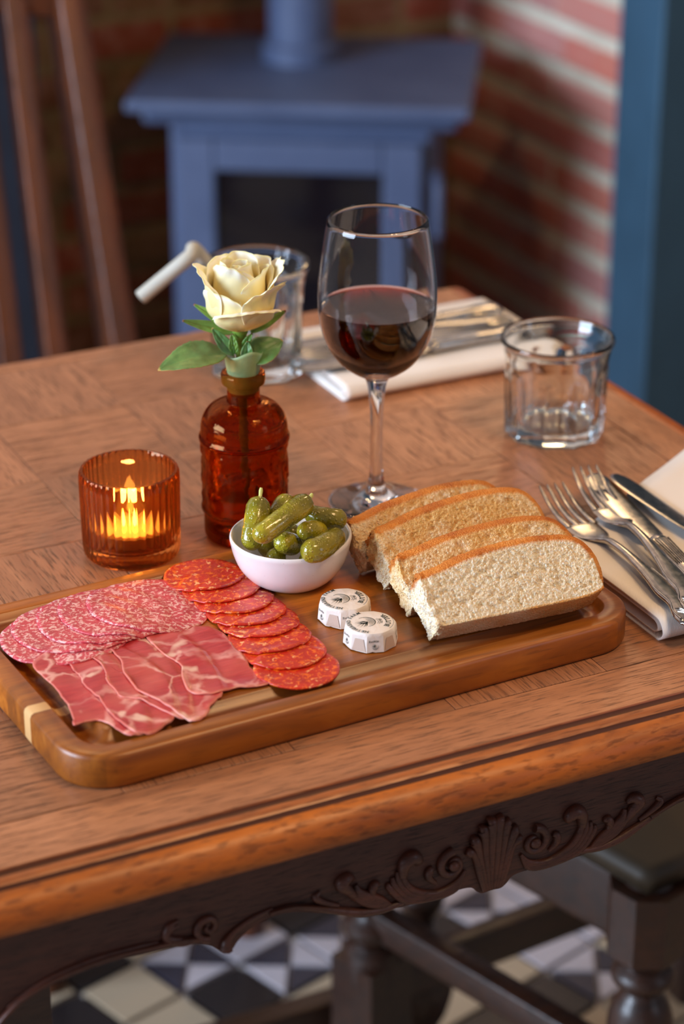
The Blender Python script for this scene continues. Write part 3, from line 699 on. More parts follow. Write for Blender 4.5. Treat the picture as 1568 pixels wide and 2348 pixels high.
# ham from outlines
def P2(px, py, z=ZB+.003): p = P(px, py, z); return (p.x, p.y)
HAM = [[(107, 1490), (74, 1516), (92, 1540), (122, 1567), (140, 1590), (153, 1608), (166, 1640), (168, 1656), (190, 1650), (219, 1644), (243, 1650), (265, 1664), (285, 1676), (303, 1680), (325, 1676), (340, 1660), (320, 1600), (286, 1550), (240, 1500), (194, 1478), (150, 1480)],
       [(160, 1492), (153, 1503), (160, 1520), (168, 1532), (182, 1545), (191, 1567), (212, 1585), (230, 1603), (246, 1625), (265, 1644), (285, 1662), (306, 1675), (330, 1677), (352, 1674), (378, 1655), (398, 1639), (395, 1600), (370, 1545), (310, 1500), (240, 1474), (190, 1478)],
       [(200, 1476), (184, 1491), (210, 1508), (232, 1527), (242, 1545), (243, 1560), (262, 1580), (275, 1597), (300, 1600), (327, 1606), (362, 1622), (403, 1638), (430, 1636), (430, 1590), (400, 1530), (330, 1470), (250, 1462)],
       [(262, 1456), (243, 1467), (252, 1488), (275, 1514), (283, 1545), (303, 1570), (318, 1586), (345, 1598), (388, 1622), (423, 1641), (445, 1647), (464, 1639), (478, 1626), (485, 1611), (500, 1596), (510, 1586), (500, 1550), (460, 1490), (400, 1448), (320, 1440)],
       [(350, 1440), (335, 1456), (352, 1478), (374, 1497), (400, 1512), (415, 1525), (416, 1548), (424, 1572), (439, 1585), (474, 1591), (510, 1584), (541, 1573), (580, 1570), (612, 1563), (618, 1557), (610, 1545), (585, 1533), (574, 1524), (566, 1511), (552, 1492), (536, 1478), (520, 1455), (490, 1436), (440, 1429), (390, 1432)]]
def poly_slice(name, label, st, poly, mat, thick, seed, fold=None):
    pts = [P2(*p) for p in poly]; n0 = len(pts); cl = cat([tuple(p) for p in pts+[pts[0]]], 4)[:-1]; pl = [(float(p[0]), float(p[1])) for p in cl]
    n = len(pl); c = (sum(p[0] for p in pl)/n, sum(p[1] for p in pl)/n)
    pl = [(x+.0007*noise.noise(Vector((x*900, y*900, seed))), y+.0007*noise.noise(Vector((x*900, y*900, seed+9)))) for x, y in pl]
    rings = 14; v = []; f = []; rim = []
    for i in range(rings+1):
        t = (i/rings)**.8
        for k in range(n):
            x, y = c[0]+(pl[k][0]-c[0])*t, c[1]+(pl[k][1]-c[1])*t
            z = st.h(x, y)-st.z0+(.0011*noise.noise(Vector((x*55, y*55, .3)))+.0006)+(.0013*max(0, noise.noise(Vector((x*160, y*160, seed*2)))) if i >= rings-1 else 0)
            v.append((x-c[0], y-c[1], z)); rim.append(sst(.93, 1.0, t))
            if i == 0: break
    idx = lambda i, k: 0 if i == 0 else 1+(i-1)*n+k % n
    for i in range(rings):
        for k in range(n):
            if i == 0: f.append((0, idx(1, k), idx(1, k+1)))
            else: f.append((idx(i, k), idx(i+1, k), idx(i+1, k+1), idx(i, k+1)))
    o = obj(name, MB().add(v, f), mat, None, 180, (c[0], c[1], st.z0)); attr(o.data, 'rim', rim); faceup(o); mod(o, 'SOLIDIFY', thickness=thick, offset=1)
    tag(o, label, 'ham', 'cured ham slices fanned out on the board')
    def ins(x, y):
        inside = False; j = n-1; dm = 1
        for i in range(n):
            xi, yi = pl[i]; xj, yj = pl[j]
            if (yi > y) != (yj > y) and x < (xj-xi)*(y-yi)/(yj-yi+1e-12)+xi: inside = not inside
            ex, ey = xj-xi, yj-yi; tt = max(0, min(1, ((x-xi)*ex+(y-yi)*ey)/(ex*ex+ey*ey+1e-12))); dm = min(dm, math.hypot(x-xi-ex*tt, y-yi-ey*tt)); j = i
        return 1 if inside else 1-sst(0, .003, dm)
    st.below.append((ins, st.t)); return o
st = Stack(ZB, .0010)
hl = ['thin dark red cured ham slice at the bottom of the fan, nearest the board end', 'cured ham slice second from the board end, with a cream fat spot at its middle', 'narrow visible cured ham slice in the middle of the fan', 'broad cured ham slice with white fat veins, second from the chorizo', 'topmost cured ham slice with marbled veins, beside the chorizo']
for k, pl in enumerate(HAM): poly_slice('ham_slice', hl[k], st, pl, M['ham'], .0009, k+1)
st.t = .0013
sal = [(.4110, 1.1830), (.4215, 1.1895), (.4361, 1.1925), (.4509, 1.1950), (.4685, 1.1945)]
sl = ['lowest pink salami slice hanging over the board groove at the frame edge', 'pink salami slice second from the bottom of its row', 'pink salami slice in the middle of its row', 'pink salami slice just under the topmost one', 'topmost pink salami slice, fully visible beside the chorizo']
for k, c in enumerate(sal):
    disc_slice('salami_slice', sl[k], 'salami', 'pink salami slices shingled on the board', st, c, .0382, .0365, radians(-26.5)+.05*k, M['salami'], .0010, 20+k, .035)
st2 = Stack(ZB+.0004, .0017)
cho = [(.5132, 1.2174), (.516, 1.1985), (.5169, 1.1816), (.5173, 1.1649), (.5179, 1.1483), (.5154, 1.1285), (.516, 1.1095), (.5137, 1.0875)]
cl_ = ['topmost red chorizo slice, fully visible behind the salami', 'red chorizo slice second from the top, touching the bowl of gherkins', 'third red chorizo slice from the bowl end', 'fourth red chorizo slice from the bowl end', 'fifth red chorizo slice from the bowl end', 'third red chorizo slice from the front end', 'second red chorizo slice from the front end', 'frontmost red chorizo slice, lowest of the row, near the board edge']
for k in range(7, -1, -1):
    disc_slice('chorizo_slice', cl_[k], 'chorizo', 'red chorizo slices in an overlapping row', st2, cho[k], .0243, .0240, k*1.3, M['chorizo'], .0012, 40+k, .022, .0004)

# ------------------------------------------------------------------ bowl of gherkins
bp = P(668, 1327, ZB); BWL = Vector((bp.x, bp.y, ZB))
bprof = [(.0001, .0012), (.016, .0012), (.0185, 0), (.021, .0006), (.0265, .0045), (.0320, .0115), (.0352, .0195), (.0367, .0262), (.0372, .0290), (.0366, .0308), (.0354, .0303), (.0344, .0270), (.0325, .0200), (.0290, .0125), (.0230, .0070), (.0140, .0045), (.0001, .0040)]
bo = obj('bowl', MB().add(*lathe([tuple(p) for p in cat(bprof, 3)], 72, lambda a, i: 1+.012*sin(2*a+.5)+.006*sin(3*a), False)), M['ceramic'], None, 180, BWL)
tag(bo, 'small white glazed bowl filled with gherkins', 'bowl')
def gherkin(path, r, label, nub=None, seed=0, warts=1.0):
    pts = cat([tuple(p) for p in path], 10); n = len(pts)
    c = Vector(path[0]).lerp(Vector(path[-1]), .5); mb = MB(); v = []; f = []; seg = 24; ph = seed
    P3 = [Vector(p)-c for p in pts]; acc = [0]
    for i in range(1, n): acc.append(acc[-1]+(P3[i]-P3[i-1]).length)
    L = acc[-1]; m_ = 26; up = Vector((.3, .2, 1))
    for j in range(m_+1):
        th = pi*j/m_; s = (1-cos(th))/2*L; i = max(k for k in range(n) if acc[k] <= s+1e-9); i = min(i, n-2); t_ = (s-acc[i])/(acc[i+1]-acc[i]+1e-9)
        q_ = P3[i].lerp(P3[i+1], t_); d = (P3[i+1]-P3[i]).normalized(); a1 = d.cross(up).normalized(); a2 = a1.cross(d)
        e = min(s, L-s)/r; rr = r*(math.sqrt(max(0, 1-(1-min(1, e))**2)))*(1+.08*sin(s/L*3+ph)) + 1e-5
        for k in range(seg):
            a = 2*pi*k/seg; nn = a1*cos(a)+a2*sin(a); p = q_+nn*rr
            p += nn*(.0005*warts*noise.noise((p+Vector((seed, seed, 0)))*420)+.0005*noise.noise((p+Vector((seed, 0, 0)))*120))*min(1, e*2); v.append(tuple(p))
    for j in range(m_):
        for k in range(seg): f.append((j*seg+k, j*seg+(k+1) % seg, (j+1)*seg+(k+1) % seg, (j+1)*seg+k))
    mb.add(v, f); o = obj('gherkin', mb, M['gherkin'], None, 180, c); tag(o, label, 'gherkin', 'gherkins piled in the white bowl')
    if nub:
        e_ = P3[0] if nub == 'a' else P3[-1]; d = (P3[0]-P3[1]).normalized() if nub == 'a' else (P3[-1]-P3[-2]).normalized()
        e_ = e_-d*.0008; pp = [e_, e_+d*.0025+Vector((0, 0, .0004)), e_+d*.0045+Vector((0, 0, .0016)), e_+d*.0055+Vector((0, 0, .0026))]
        obj('stem', MB().add(*sweep(pp, [(.0014, .0014), (.0011, .0011), (.0013, .0013), (.0008, .0008)], n=8)), M['stemnub'], o)
zb = ZB
def g(px, py, dz): return P(px, py, zb+dz)
gherkin([g(596, 1142, .050), g(586, 1195, .041), g(574, 1262, .027)], .0068, 'long bumpy gherkin standing upright at the end of the bowl beside the bottle', 'a', 1)
gherkin([g(706, 1148, .052), g(650, 1190, .050), g(583, 1236, .044)], .0070, 'long yellow-green gherkin lying diagonally on top of the pile', 'a', 2)
gherkin([g(668, 1144, .045), g(645, 1168, .042), g(628, 1205, .034)], .0074, 'pale green smooth gherkin behind the diagonal one', None, 3, .2)
gherkin([g(700, 1178, .040), g(745, 1186, .040), g(794, 1196, .036)], .0064, 'dark green gherkin pointing to the bread at the back of the bowl', None, 4)
gherkin([g(686, 1222, .038), g(712, 1218, .036), g(738, 1222, .030)], .0066, 'short round-ended gherkin in the middle under the diagonal one', None, 5, .3)
gherkin([g(634, 1248, .033), g(655, 1245, .031), g(678, 1252, .024)], .0064, 'stubby dark gherkin seen end-on in the centre of the bowl', None, 6, .3)
gherkin([g(688, 1264, .034), g(722, 1262, .034), g(752, 1246, .034), g(778, 1226, .033)], .0068, 'bent gherkin curving along the rim nearest the bread', None, 7, .6)
gherkin([g(612, 1268, .023), g(628, 1276, .021), g(654, 1284, .018)], .0062, 'gherkin half hidden low at the front rim of the bowl', None, 8, .4)
gherkin([g(598, 1235, .024), g(620, 1262, .018), g(650, 1262, .014)], .0062, 'gherkin buried beneath the long diagonal one', None, 9, .4)
gherkin([g(690, 1282, .020), g(720, 1285, .016), g(750, 1278, .014)], .0058, 'gherkin buried beneath the bent one at the rim', None, 10, .4)
gherkin([g(730, 1215, .028), g(752, 1222, .022), g(776, 1226, .018)], .0062, 'gherkin buried between the round-ended and the bent ones', None, 11, .4)
gherkin([g(650, 1215, .030), g(690, 1240, .018), g(700, 1260, .012)], .0068, 'gherkin at the very bottom middle of the pile', None, 12, .4)

# ------------------------------------------------------------------ bread
def bread(label, contact, ang, e, L, W_, T_, seed, toast):
    # outline in (u,w)
    out = [(0.0, 0.0), (L*.3, -.0004), (L*.7, -.0004), (L*.90, .001), (L*.975, .007), (L, W_*.42), (L*.985, W_*.68), (L*.93, W_*.88), (L*.82, W_*.985), (L*.6, W_*1.03), (L*.3, W_*.97), (.012, W_*.86), (.002, W_*.80), (-.002, W_*.5)]
    pl = [tuple(p) for p in cat(out+[out[0]], 6)[:-1]]
    n = len(pl); mb = MB().add(*prism(pl, 0, T_)); me = bpy.data.meshes.new('t'); me.from_pydata(mb.v, [], mb.f); tmp = bpy.data.objects.new('t', me); COL.objects.link(tmp)
    bm = bmesh.new(); bm.from_mesh(me); bmesh.ops.recalc_face_normals(bm, faces=bm.faces[:]); bm.to_mesh(me); bm.free()
    m_ = tmp.modifiers.new('r', 'REMESH'); m_.mode = 'VOXEL'; m_.voxel_size = .00072
    dg = bpy.context.evaluated_depsgraph_get(); ev = bpy.data.meshes.new_from_object(tmp.evaluated_get(dg)); bpy.data.objects.remove(tmp)
    nv = len(ev.vertices); co = np.empty(nv*3); ev.vertices.foreach_get('co', co); co = co.reshape(-1, 3); no = np.empty(nv*3); ev.vertices.foreach_get('normal', no); no = no.reshape(-1, 3)
    A = np.array(pl); B = np.roll(A, -1, 0); dmin = np.full(nv, 9.); 
    tm = np.zeros(nv)
    for i in range(n):
        if A[i][0] < .004 and B[i][0] < .004 : continue   # the cut end has no crust
        ab = B[i]-A[i]; tt = np.clip(((co[:, :2]-A[i])@ab)/(ab@ab), 0, 1); d = np.hypot(*(co[:, :2]-A[i]-tt[:, None]*ab).T); dmin = np.minimum(dmin, d)
    top = (co[:, 1] > W_*.5) | (co[:, 0] > L*.95)
    cw = np.where(top, .0088, .0016); crust = np.clip(1.25-dmin/cw, 0, 1)
    pos = []; 
    for i in range(nv):
        p = Vector(co[i]); c_ = crust[i]; q_ = p+Vector((seed*3.1, seed*1.7, 0))
        w1 = noise.noise(q_*Vector((170, 300, 300)) if False else Vector((q_.x*200, q_.y*360, q_.z*300))); w2 = noise.noise(q_*620); w3 = noise.noise(q_*1100)
        pore = -max(0, w1-.22)*.0034-max(0, w2-.14)*.0028+w3*.0006
        endf = 1 if p.x < .004 else 0
        d = (1-c_)*pore+c_*(.0003*w2)+endf*(.0022*noise.noise(q_*190)+.0012*w2)
        rn = (-.0058*max(0, 1-dmin[i]/.0080)**2 if (p.z > T_*.5 and top[i]) else 0)
        pos.append(Vector(no[i])*d+p+Vector((0, 0, rn+ .0012*noise.noise(Vector((p.x*30, p.y*30, seed))))))
    ev.vertices.foreach_set('co', [c for p in pos for c in p])
    attr(ev, 'brown', np.where(co[:, 1] > W_*.6, .72, np.clip(.0+.58*(co[:, 0]/L)**1.8, 0, .8)))
    attr(ev, 'crust', crust); attr(ev, 'toast', np.clip(toast+.25*(co[:, 1]/W_-.5), 0, 1))
    ev.materials.clear(); ev.materials.append(M['bread']); ev.polygons.foreach_set('use_smooth', [True]*len(ev.polygons)); ev.name = 'bread_slice'
    o = bpy.data.objects.new('bread_slice', ev); COL.objects.link(o)
    u = Vector((cos(ang), sin(ang), 0)); v = Vector((-sin(ang), cos(ang), 0)); w_ = v*cos(e)+Vector((0, 0, 1))*sin(e); nn = u.cross(w_)
    o.matrix_world = Matrix.Translation(contact) @ Matrix((u, w_, nn)).transposed().to_4x4()
    tag(o, label, 'bread', 'toasted bread slices leaning in a row'); return o
c1 = P(985, 1470, ZB+.0006)
bread('front slice of toasted white bread, its whole pale face showing', c1, radians(-3), radians(38), .1150, .0460, .0190, 1, .25)
bread('second slice of toasted bread, leaning behind the front one', c1+Vector((.003, .0335, 0)), radians(-1), radians(38), .1180, .0425, .0180, 2, .62)
bread('third slice of toasted bread, golden, its crusty lower corner showing near the bowl', c1+Vector((.0065, .0700, 0)), radians(3), radians(41), .1180, .0425, .0190, 3, .70)
bread('rearmost slice of toasted bread, only its top crust showing', c1+Vector((.0040, .0970, .0)), radians(4), radians(40), .1130, .0395, .0150, 4, .6)

# ------------------------------------------------------------------ butter pats with print
def char_mesh(ch, size):
    cu = bpy.data.curves.new('c', 'FONT'); cu.body = ch; cu.size = size; cu.offset = size*.018; cu.resolution_u = 2
    o = bpy.data.objects.new('c', cu); COL.objects.link(o); dg = bpy.context.evaluated_depsgraph_get(); me = bpy.data.meshes.new_from_object(o.evaluated_get(dg))
    v = [tuple(p.co) for p in me.vertices]; f = [tuple(p.vertices) for p in me.polygons]; bpy.data.objects.remove(o); bpy.data.meshes.remove(me); return v, f
CH = {}
def glyph(ch):
    if ch not in CH:
        if ch == ' ': CH[ch] = ([], [], .35)
        else:
            v, f = char_mesh(ch, 1.0); x0 = min(p[0] for p in v); x1 = max(p[0] for p in v); CH[ch] = ([(p[0]-x0, p[1], 0) for p in v], f, x1-x0)
            if ch in 'NTHERFUBDMI':  # serifs
                w_ = x1-x0; vv, ff = list(CH[ch][0]), list(f)
                feet = {'T': [(w_/2, 0)], 'F': [(.06, 0)], 'I': [(w_/2, 0), (w_/2, .66)], 'N': [(.05, 0), (w_-.05, .66), (.05, .66)], 'H': [(.05, 0), (w_-.05, 0), (.05, .66), (w_-.05, .66)], 'M': [(.05, 0), (w_-.05, 0)], 'R': [(.05, 0), (w_-.03, 0)], 'U': [(.05, .66), (w_-.05, .66)]}.get(ch, [(.03, 0), (.03, .66)])
                for fx, fy in feet:
                    k = len(vv); vv += [(fx-.15, fy, 0), (fx+.15, fy, 0), (fx+.15, fy+.06, 0), (fx-.15, fy+.06, 0)]; ff.append((k, k+1, k+2, k+3))
                CH[ch] = (vv, ff, w_)
    return CH[ch]
def arc_text(mb, s, r, mid, size, outward=True, z=0, gap=.16):
    ws = [glyph(c)[2]+gap for c in s]; tot = sum(ws)*size; base = r if outward else r
    ang = tot/r; a = mid+(ang/2 if outward else -ang/2)
    for c, w_ in zip(s, ws):
        v, f, gw = glyph(c); da = w_*size/r; am = a-(da/2) if outward else a+(da/2)
        if outward: Mx = Matrix.Rotation(am-pi/2, 4, 'Z') @ Matrix.Translation((-gw*size/2, r, z)) @ Matrix.Scale(size, 4)
        else: Mx = Matrix.Rotation(am+pi/2, 4, 'Z') @ Matrix.Translation((-gw*size/2, -r, z)) @ Matrix.Scale(size, 4)
        if v: mb.add(v, f, Mx)
        a = a-da if outward else a+da
def ribbon(mb, pts, ws, z=0):
    v = []; n = len(pts)
    for i in range(n):
        a = np.array(pts[max(i-1, 0)]); b = np.array(pts[min(i+1, n-1)]); d = b-a; d = d/(np.hypot(*d)+1e-9); nn = np.array((-d[1], d[0])); p = np.array(pts[i])
        v += [tuple(p+nn*ws[i])+(z,), tuple(p-nn*ws[i])+(z,)]
    mb.add(v, [(2*i, 2*i+1, 2*i+3, 2*i+2) for i in range(n-1)])
def emblem(mb, cx, cy, s, z=0):
    for k, (r, a0, a1, w_) in enumerate(((1.0, -175, 35, .05), (.84, -165, 5, .02), (.72, -160, -5, .02), (.6, -155, -10, .02), (.48, -150, -10, .02), (.36, -150, -15, .02))):
        pts = [(cx+s*r*cos(radians(a0+(a1-a0)*i/18)), cy-.15*s+s*r*.95*sin(radians(a0+(a1-a0)*i/18))) for i in range(19)]
        ribbon(mb, pts, [s*w_*(.3+.7*sin(pi*i/18)+.1) for i in range(19)], z)
    rnd = random.Random(3)
    for k in range(9):
        a = radians(60+k*13); L = s*(.75+.35*rnd.random()); x0, y0 = cx-.1*s+.06*s*rnd.uniform(-1, 1), cy-.35*s
        pts = [(x0+L*t*cos(a)+.12*s*sin(5*t+k), y0+L*t*sin(a)*1.35) for t in [i/8 for i in range(9)]]
        ribbon(mb, pts, [s*.055*sin(pi*min(.95, .1+i/8)) for i in range(9)], z)
def butter(label, c, rz, seed):
    N = 10; Rt, Rb, H = .0150, .0160, .0122; base_a = pi/N
    rnd = random.Random(seed); jit = [(1+rnd.uniform(-.02, .02)) for _ in range(N)]
    seg = 60
    def rad(a, R_):
        k = (a-base_a) % (2*pi/N)-pi/N; return R_*cos(pi/N)/cos(k)
    rows = [(Rb*.9, .0002, 0), (Rb*1.01, .0004, 0), (Rb, .0022, 0), (Rt*1.02, H*.8, .0), (Rt*1.0, H-.0011, .2), (Rt*.965, H-.0003, .5), (Rt*.90, H, .8), (Rt*.5, H+.0002, 1)]
    v = []; f = []
    for (R_, z, rd) in rows:
        for k in range(seg):
            a = 2*pi*k/seg; r = rad(a, R_)*(1-rd)+R_*.985*rd; zz = z+(.0009*max(0, noise.noise(Vector((cos(a)*4, sin(a)*4, seed)))) if z < .001 else 0)
            v.append((r*cos(a)*(1+.012*noise.noise(Vector((cos(a)*3, sin(a)*3, z*300+seed)))), r*sin(a), zz))
    for i in range(len(rows)-1):
        for k in range(seg): f.append((i*seg+k, i*seg+(k+1) % seg, (i+1)*seg+(k+1) % seg, (i+1)*seg+k))
    f.append(tuple(range(seg-1, -1, -1))); f.append(tuple((len(rows)-1)*seg+k for k in range(seg)))
    t = thing('butter_pat', label, 'butter', c, rz, 'wrapped butter pats in the middle of the board')
    obj('wrapper', MB().add(v, f), M['wrap'], t, 28)
    mb = MB(); z = H+.00028
    arc_text(mb, 'NETHEREND FARM', .0116, radians(92), .0031, True, z, .13)
    arc_text(mb, 'BUTTER', .0118, radians(-88), .0042, False, z, .14)
    arc_text(mb, 'SALTED', .0070, radians(-88), .0016, False, z, .12)
    emblem(mb, .0002, .0036, .0058, z)
    for rr, ln in ((.0040, .0034), (.0050, .0040)):   # two lines of fine print, too small to read
        for k in range(9): 
            a = radians(-88)+(k-4)*.17; ribbon(mb, [(rr*cos(a-.05), rr*sin(a-.05)-.0006), (rr*cos(a+.05), rr*sin(a+.05)-.0006)], [.00022]*2, z)
    for k in range(22):
        a = radians(-88)+(k-10.5)*.075; ribbon(mb, [(.0134*cos(a-.024), .0134*sin(a-.024)), (.0134*cos(a+.024), .0134*sin(a+.024))], [.00018]*2, z)
    obj('lettering', mb, M['ink'], t, 0)
    # printed flank panels: emblem and date; striped panels between
    for adeg, kind in ((108, 'e'), (144, 's'), (180, 'e'), (216, 's'), (72, 's'), (36, 'e'), (0, 's'), (252, 'e')):
        a = radians(adeg)+base_a*0; a = round((a-base_a-pi/N)/(2*pi/N))*(2*pi/N)+base_a+pi/N
        ap_t, ap_b = Rt*1.02*cos(pi/N)+.0001, Rb*cos(pi/N)+.0001
        O = Vector((ap_b*cos(a), ap_b*sin(a), .0022)); upv = Vector(((ap_t-ap_b)*cos(a), (ap_t-ap_b)*sin(a), H*.8-.0022)).normalized(); sd = Vector((-sin(a), cos(a), 0)); nn = sd.cross(upv)
        Mx = Matrix.Translation(O+nn*.0002) @ Matrix((sd, upv, nn)).transposed().to_4x4(); p_ = MB()
        if kind == 'e':
            q_ = MB(); x = -.0036
            for ch in 'Est1936':
                vv, ff, gw = glyph(ch); p_.add(vv, ff, Mx @ Matrix.Translation((x, .0046, 0)) @ Matrix.Scale(.0017, 4)); x += (gw+.12)*.0017
            q_.v = []; emblem(q_, 0, .0022, .0019); p_.add(q_.v, q_.f, Mx); obj('flank_print', p_, M['ink'], t, 0)
        else:
            p_.add([(-.0044, -.0012, 0), (.0044, -.0012, 0), (.0026, .0062, 0), (-.0026, .0062, 0)], [(0, 1, 2, 3)], Mx); obj('striped_fold', p_, M['stripe'], t, 0)
    return t
# badge "up" points to the left of the picture
bz = radians(153.5-90+10)
b1 = P(790, 1416, ZB); b2 = P(849, 1470, ZB)
butter('wrapped round butter pat nearer the bowl, partly behind the other', (b1.x, b1.y+.000, ZB+.0002), bz, 1)
butter('wrapped round butter pat in front, nearest the board edge', (b2.x, b2.y, ZB+.0002), bz, 2)

# ------------------------------------------------------------------ wine glass
def at(px, py, z=TZ): p = P(px, py, z); return Vector((p.x, p.y, z))
wg = at(862, 1150)
outer = [(.0300, .0006), (.0305, .0012), (.029, .0018), (.020, .0036), (.0105, .0066), (.0068, .0110), (.0047, .0200), (.0041, .034), (.0041, .055), (.0048, .072), (.0062, .0840), (.0088, .0903), (.0165, .0950), (.0255, .1025), (.0335, .1150), (.0375, .1290), (.0387, .1430), (.0383, .1560), (.0367, .1700), (.0345, .1850), (.0325, .1975)]
inner = [(.0316, .1985), (.0312, .1978), (.0333, .1850), (.0355, .1700), (.0371, .1560), (.0375, .1430), (.0363, .1290), (.0323, .1150), (.0245, .1042), (.015, .0970), (.007, .0945), (.0001, .0938)]
op = [tuple(p) for p in cat([(.0001, .0006)]+outer, 4)]; ip = [tuple(p) for p in cat(inner, 4)]
t = thing('wine_glass', 'tall stemmed wine glass half full of red wine', 'glass', wg)
obj('glass_body', MB().add(*lathe(op+ip, 96, None, False)), M['glass'], t, 180)
wl = .1405
wp = [(.0001, .0944)]+[(r-.0002, z) for r, z in reversed([p for p in ip if p[1] < wl])]; rl = .0374
wp += [(rl, wl-.0006), (rl, wl), (rl-.0012, wl-.0009), (rl-.004, wl-.0012), (.0001, wl-.0012)]
wo = obj('red_wine', MB().add(*lathe(wp, 96, None, False)), M['wine'], None, 60, wg); tag(wo, 'dark red wine filling the lower half of the stemmed glass', 'wine')

# ------------------------------------------------------------------ tumblers
def tumbler(label, c, H, rb, rr, grp, rz=0.2):
    NF = 10; seg = 120
    o_ = [(rb*.90, 0, 1), (rb*.97, .0008, 1), (rb, .003, 1), (rb*1.01, H*.25, 1), (rb*1.03, H*.55, 1), (rb*1.045, H*.66, .7), (rb*1.035, H*.72, 0), (rb*1.05, H*.80, 0), (rr*.965, H*.91, 0), (rr, H*.95, 0), (rr*1.005, H*.975, 0), (rr*.99, H*.995, 0), (rr*.965, H, 0)]
    i_ = [(rr*.935, H*.985, 0), (rr*.905, H*.93, 0), (rb*.965, H*.80, 0), (rb*.93, H*.5, 0), (rb*.88, H*.20, 0), (rb*.80, H*.13, 0), (rb*.55, H*.10, 0), (.0001, H*.095, 0)]
    pr = cat([(.0001, .0015, 0)]+[(rb*.7, .001, 0)]+o_, 3)+cat(i_, 3)
    v, f = [], []
    for (r, z, fc) in pr:
        for k in range(seg):
            a = 2*pi*k/seg; kk = a % (2*pi/NF)-pi/NF; r2 = r*((1-fc)+fc*cos(pi/NF)/cos(kk)*1.015); v.append((r2*cos(a), r2*sin(a), z))
    for i in range(len(pr)-1):
        for k in range(seg): f.append((i*seg+k, i*seg+(k+1) % seg, (i+1)*seg+(k+1) % seg, (i+1)*seg+k))
    return tag(obj('tumbler', MB().add(v, f), M['tumbler'], None, 22, c, rz), label, 'glass', grp)
tumbler('empty faceted water tumbler by the right edge of the table', at(1270, 990), .0735, .0352, .0402, 'empty water tumblers')
tl = at(590, 848); tumbler('empty faceted water tumbler standing behind the rose', tl, .0872, .0345, .0398, 'empty water tumblers', .5)
sp = MB(); e0 = Vector((tl.x+.012, tl.y-.006, TZ+.012)); zz = TZ+.0872
e1 = P(452, 578, zz+.006); e2 = P(436, 588, zz+.008); e3 = P(322, 682, zz-.022); e3 = e2+(e3-e2)
pp = cat([tuple(e0), tuple(e0.lerp(e1, .5)), tuple(e1), tuple(e2), tuple(e2.lerp(e3, .5)), tuple(e3)], 5)
o = obj('straw', sp.add(*sweep(pp, [(.0056, .0056)]*len(pp), n=12)), M['straw'], None, 60)
tag(o, 'pale bent paper straw drooping over the rim of the tumbler behind the rose', 'straw')

# ------------------------------------------------------------------ candle holder
cc = at(303, 1266); t = thing('candle_holder', 'ribbed amber glass tealight holder with lit candle', 'candle holder', cc)
NR = 40; H = .0590
def ribr(a, i): return 1
pr = [(.0001, .003, 0), (.024, .003, 0), (.0285, .0006, .3), (.0305, .003, .8), (.0312, .008, 1), (.0316, .03, 1), (.0319, .050, 1), (.0317, .0565, 1), (.0308, .0588, .8), (.0292, .0590, .6), (.0284, .0575, .0), (.0280, .050, 0), (.0276, .030, 0), (.0272, .014, 0), (.0255, .0100, 0), (.016, .0088, 0), (.0001, .0085, 0)]
v = []; f = []; seg = NR*8
for (r, z, fc) in pr:
    for k in range(seg):
        a = 2*pi*k/seg; rr = r*(1+fc*.022*(abs(cos(a*NR/2))**.8-.6)); v.append((rr*cos(a), rr*sin(a), z))
for i in range(len(pr)-1):
    for k in range(seg): f.append((i*seg+k, i*seg+(k+1) % seg, (i+1)*seg+(k+1) % seg, (i+1)*seg+k))
obj('ribbed_glass', MB().add(v, f), M['amber'], t, 60)
tt = thing('tealight', 'lit white tealight candle inside the ribbed amber holder', 'candle', (cc.x, cc.y, TZ+.0092))
obj('tin_cup', MB().add(*lathe([(.0001, 0), (.0185, 0), (.0190, .001), (.0190, .0100), (.0193, .0103), (.0187, .0103), (.0186, .0015), (.0001, .0012)], 48, None, False)), M['tin'], tt)
obj('wax', MB().add(*lathe([(.0001, .0014), (.0184, .0014), (.0184, .0085), (.0170, .0081), (.0001, .0078)], 48, None, False)), M['wax'], tt)
obj('wick', MB().add(*sweep([(0, 0, .0078), (.0003, 0, .0095), (.001, 0, .0115)], [(.0006, .0006)]*3, n=6)), M['wick'], tt)
obj('flame', MB().add(*lathe([(.0002, .0095), (.0024, .0110), (.0036, .0130), (.0030, .0155), (.0018, .0185), (.0008, .0205), (.0001, .0220)], 16)), M['flame'], tt, 180)
bl_ = bulb('candle_light', (cc.x, cc.y, TZ+.044), .10, (1, .50, .16), .004)

# ------------------------------------------------------------------ bottle with rose
bc = at(564, 1222); t = thing('bottle_vase', 'embossed amber glass bottle used as bud vase', 'bottle', bc)
oprof = [(.0001, .0015), (.021, .0015), (.0250, .0004), (.0266, .0022), (.0270, .006), (.0270, .018), (.0284, .0195), (.0286, .0215), (.0274, .0235), (.0276, .066), (.0290, .0675), (.0292, .0700), (.0280, .0725), (.0278, .0775), (.0262, .0835), (.0220, .0892), (.0160, .0922), (.0112, .0932), (.0105, .0950), (.0105, .1040), (.0112, .1050), (.0135, .1060), (.0141, .1085), (.0141, .1120), (.0132, .1134), (.0115, .1136)]
iprof = [(.0095, .1125), (.0083, .1050), (.0083, .0945), (.0100, .0905), (.0190, .0868), (.0240, .0800), (.0254, .0740), (.0252, .022), (.0242, .008), (.0200, .0055), (.0001, .0050)]
pr = [tuple(p) for p in cat(oprof, 3)]+[tuple(p) for p in cat(iprof, 3)]; seg = 128; v = []; f = []
no_ = len(cat(oprof, 3))
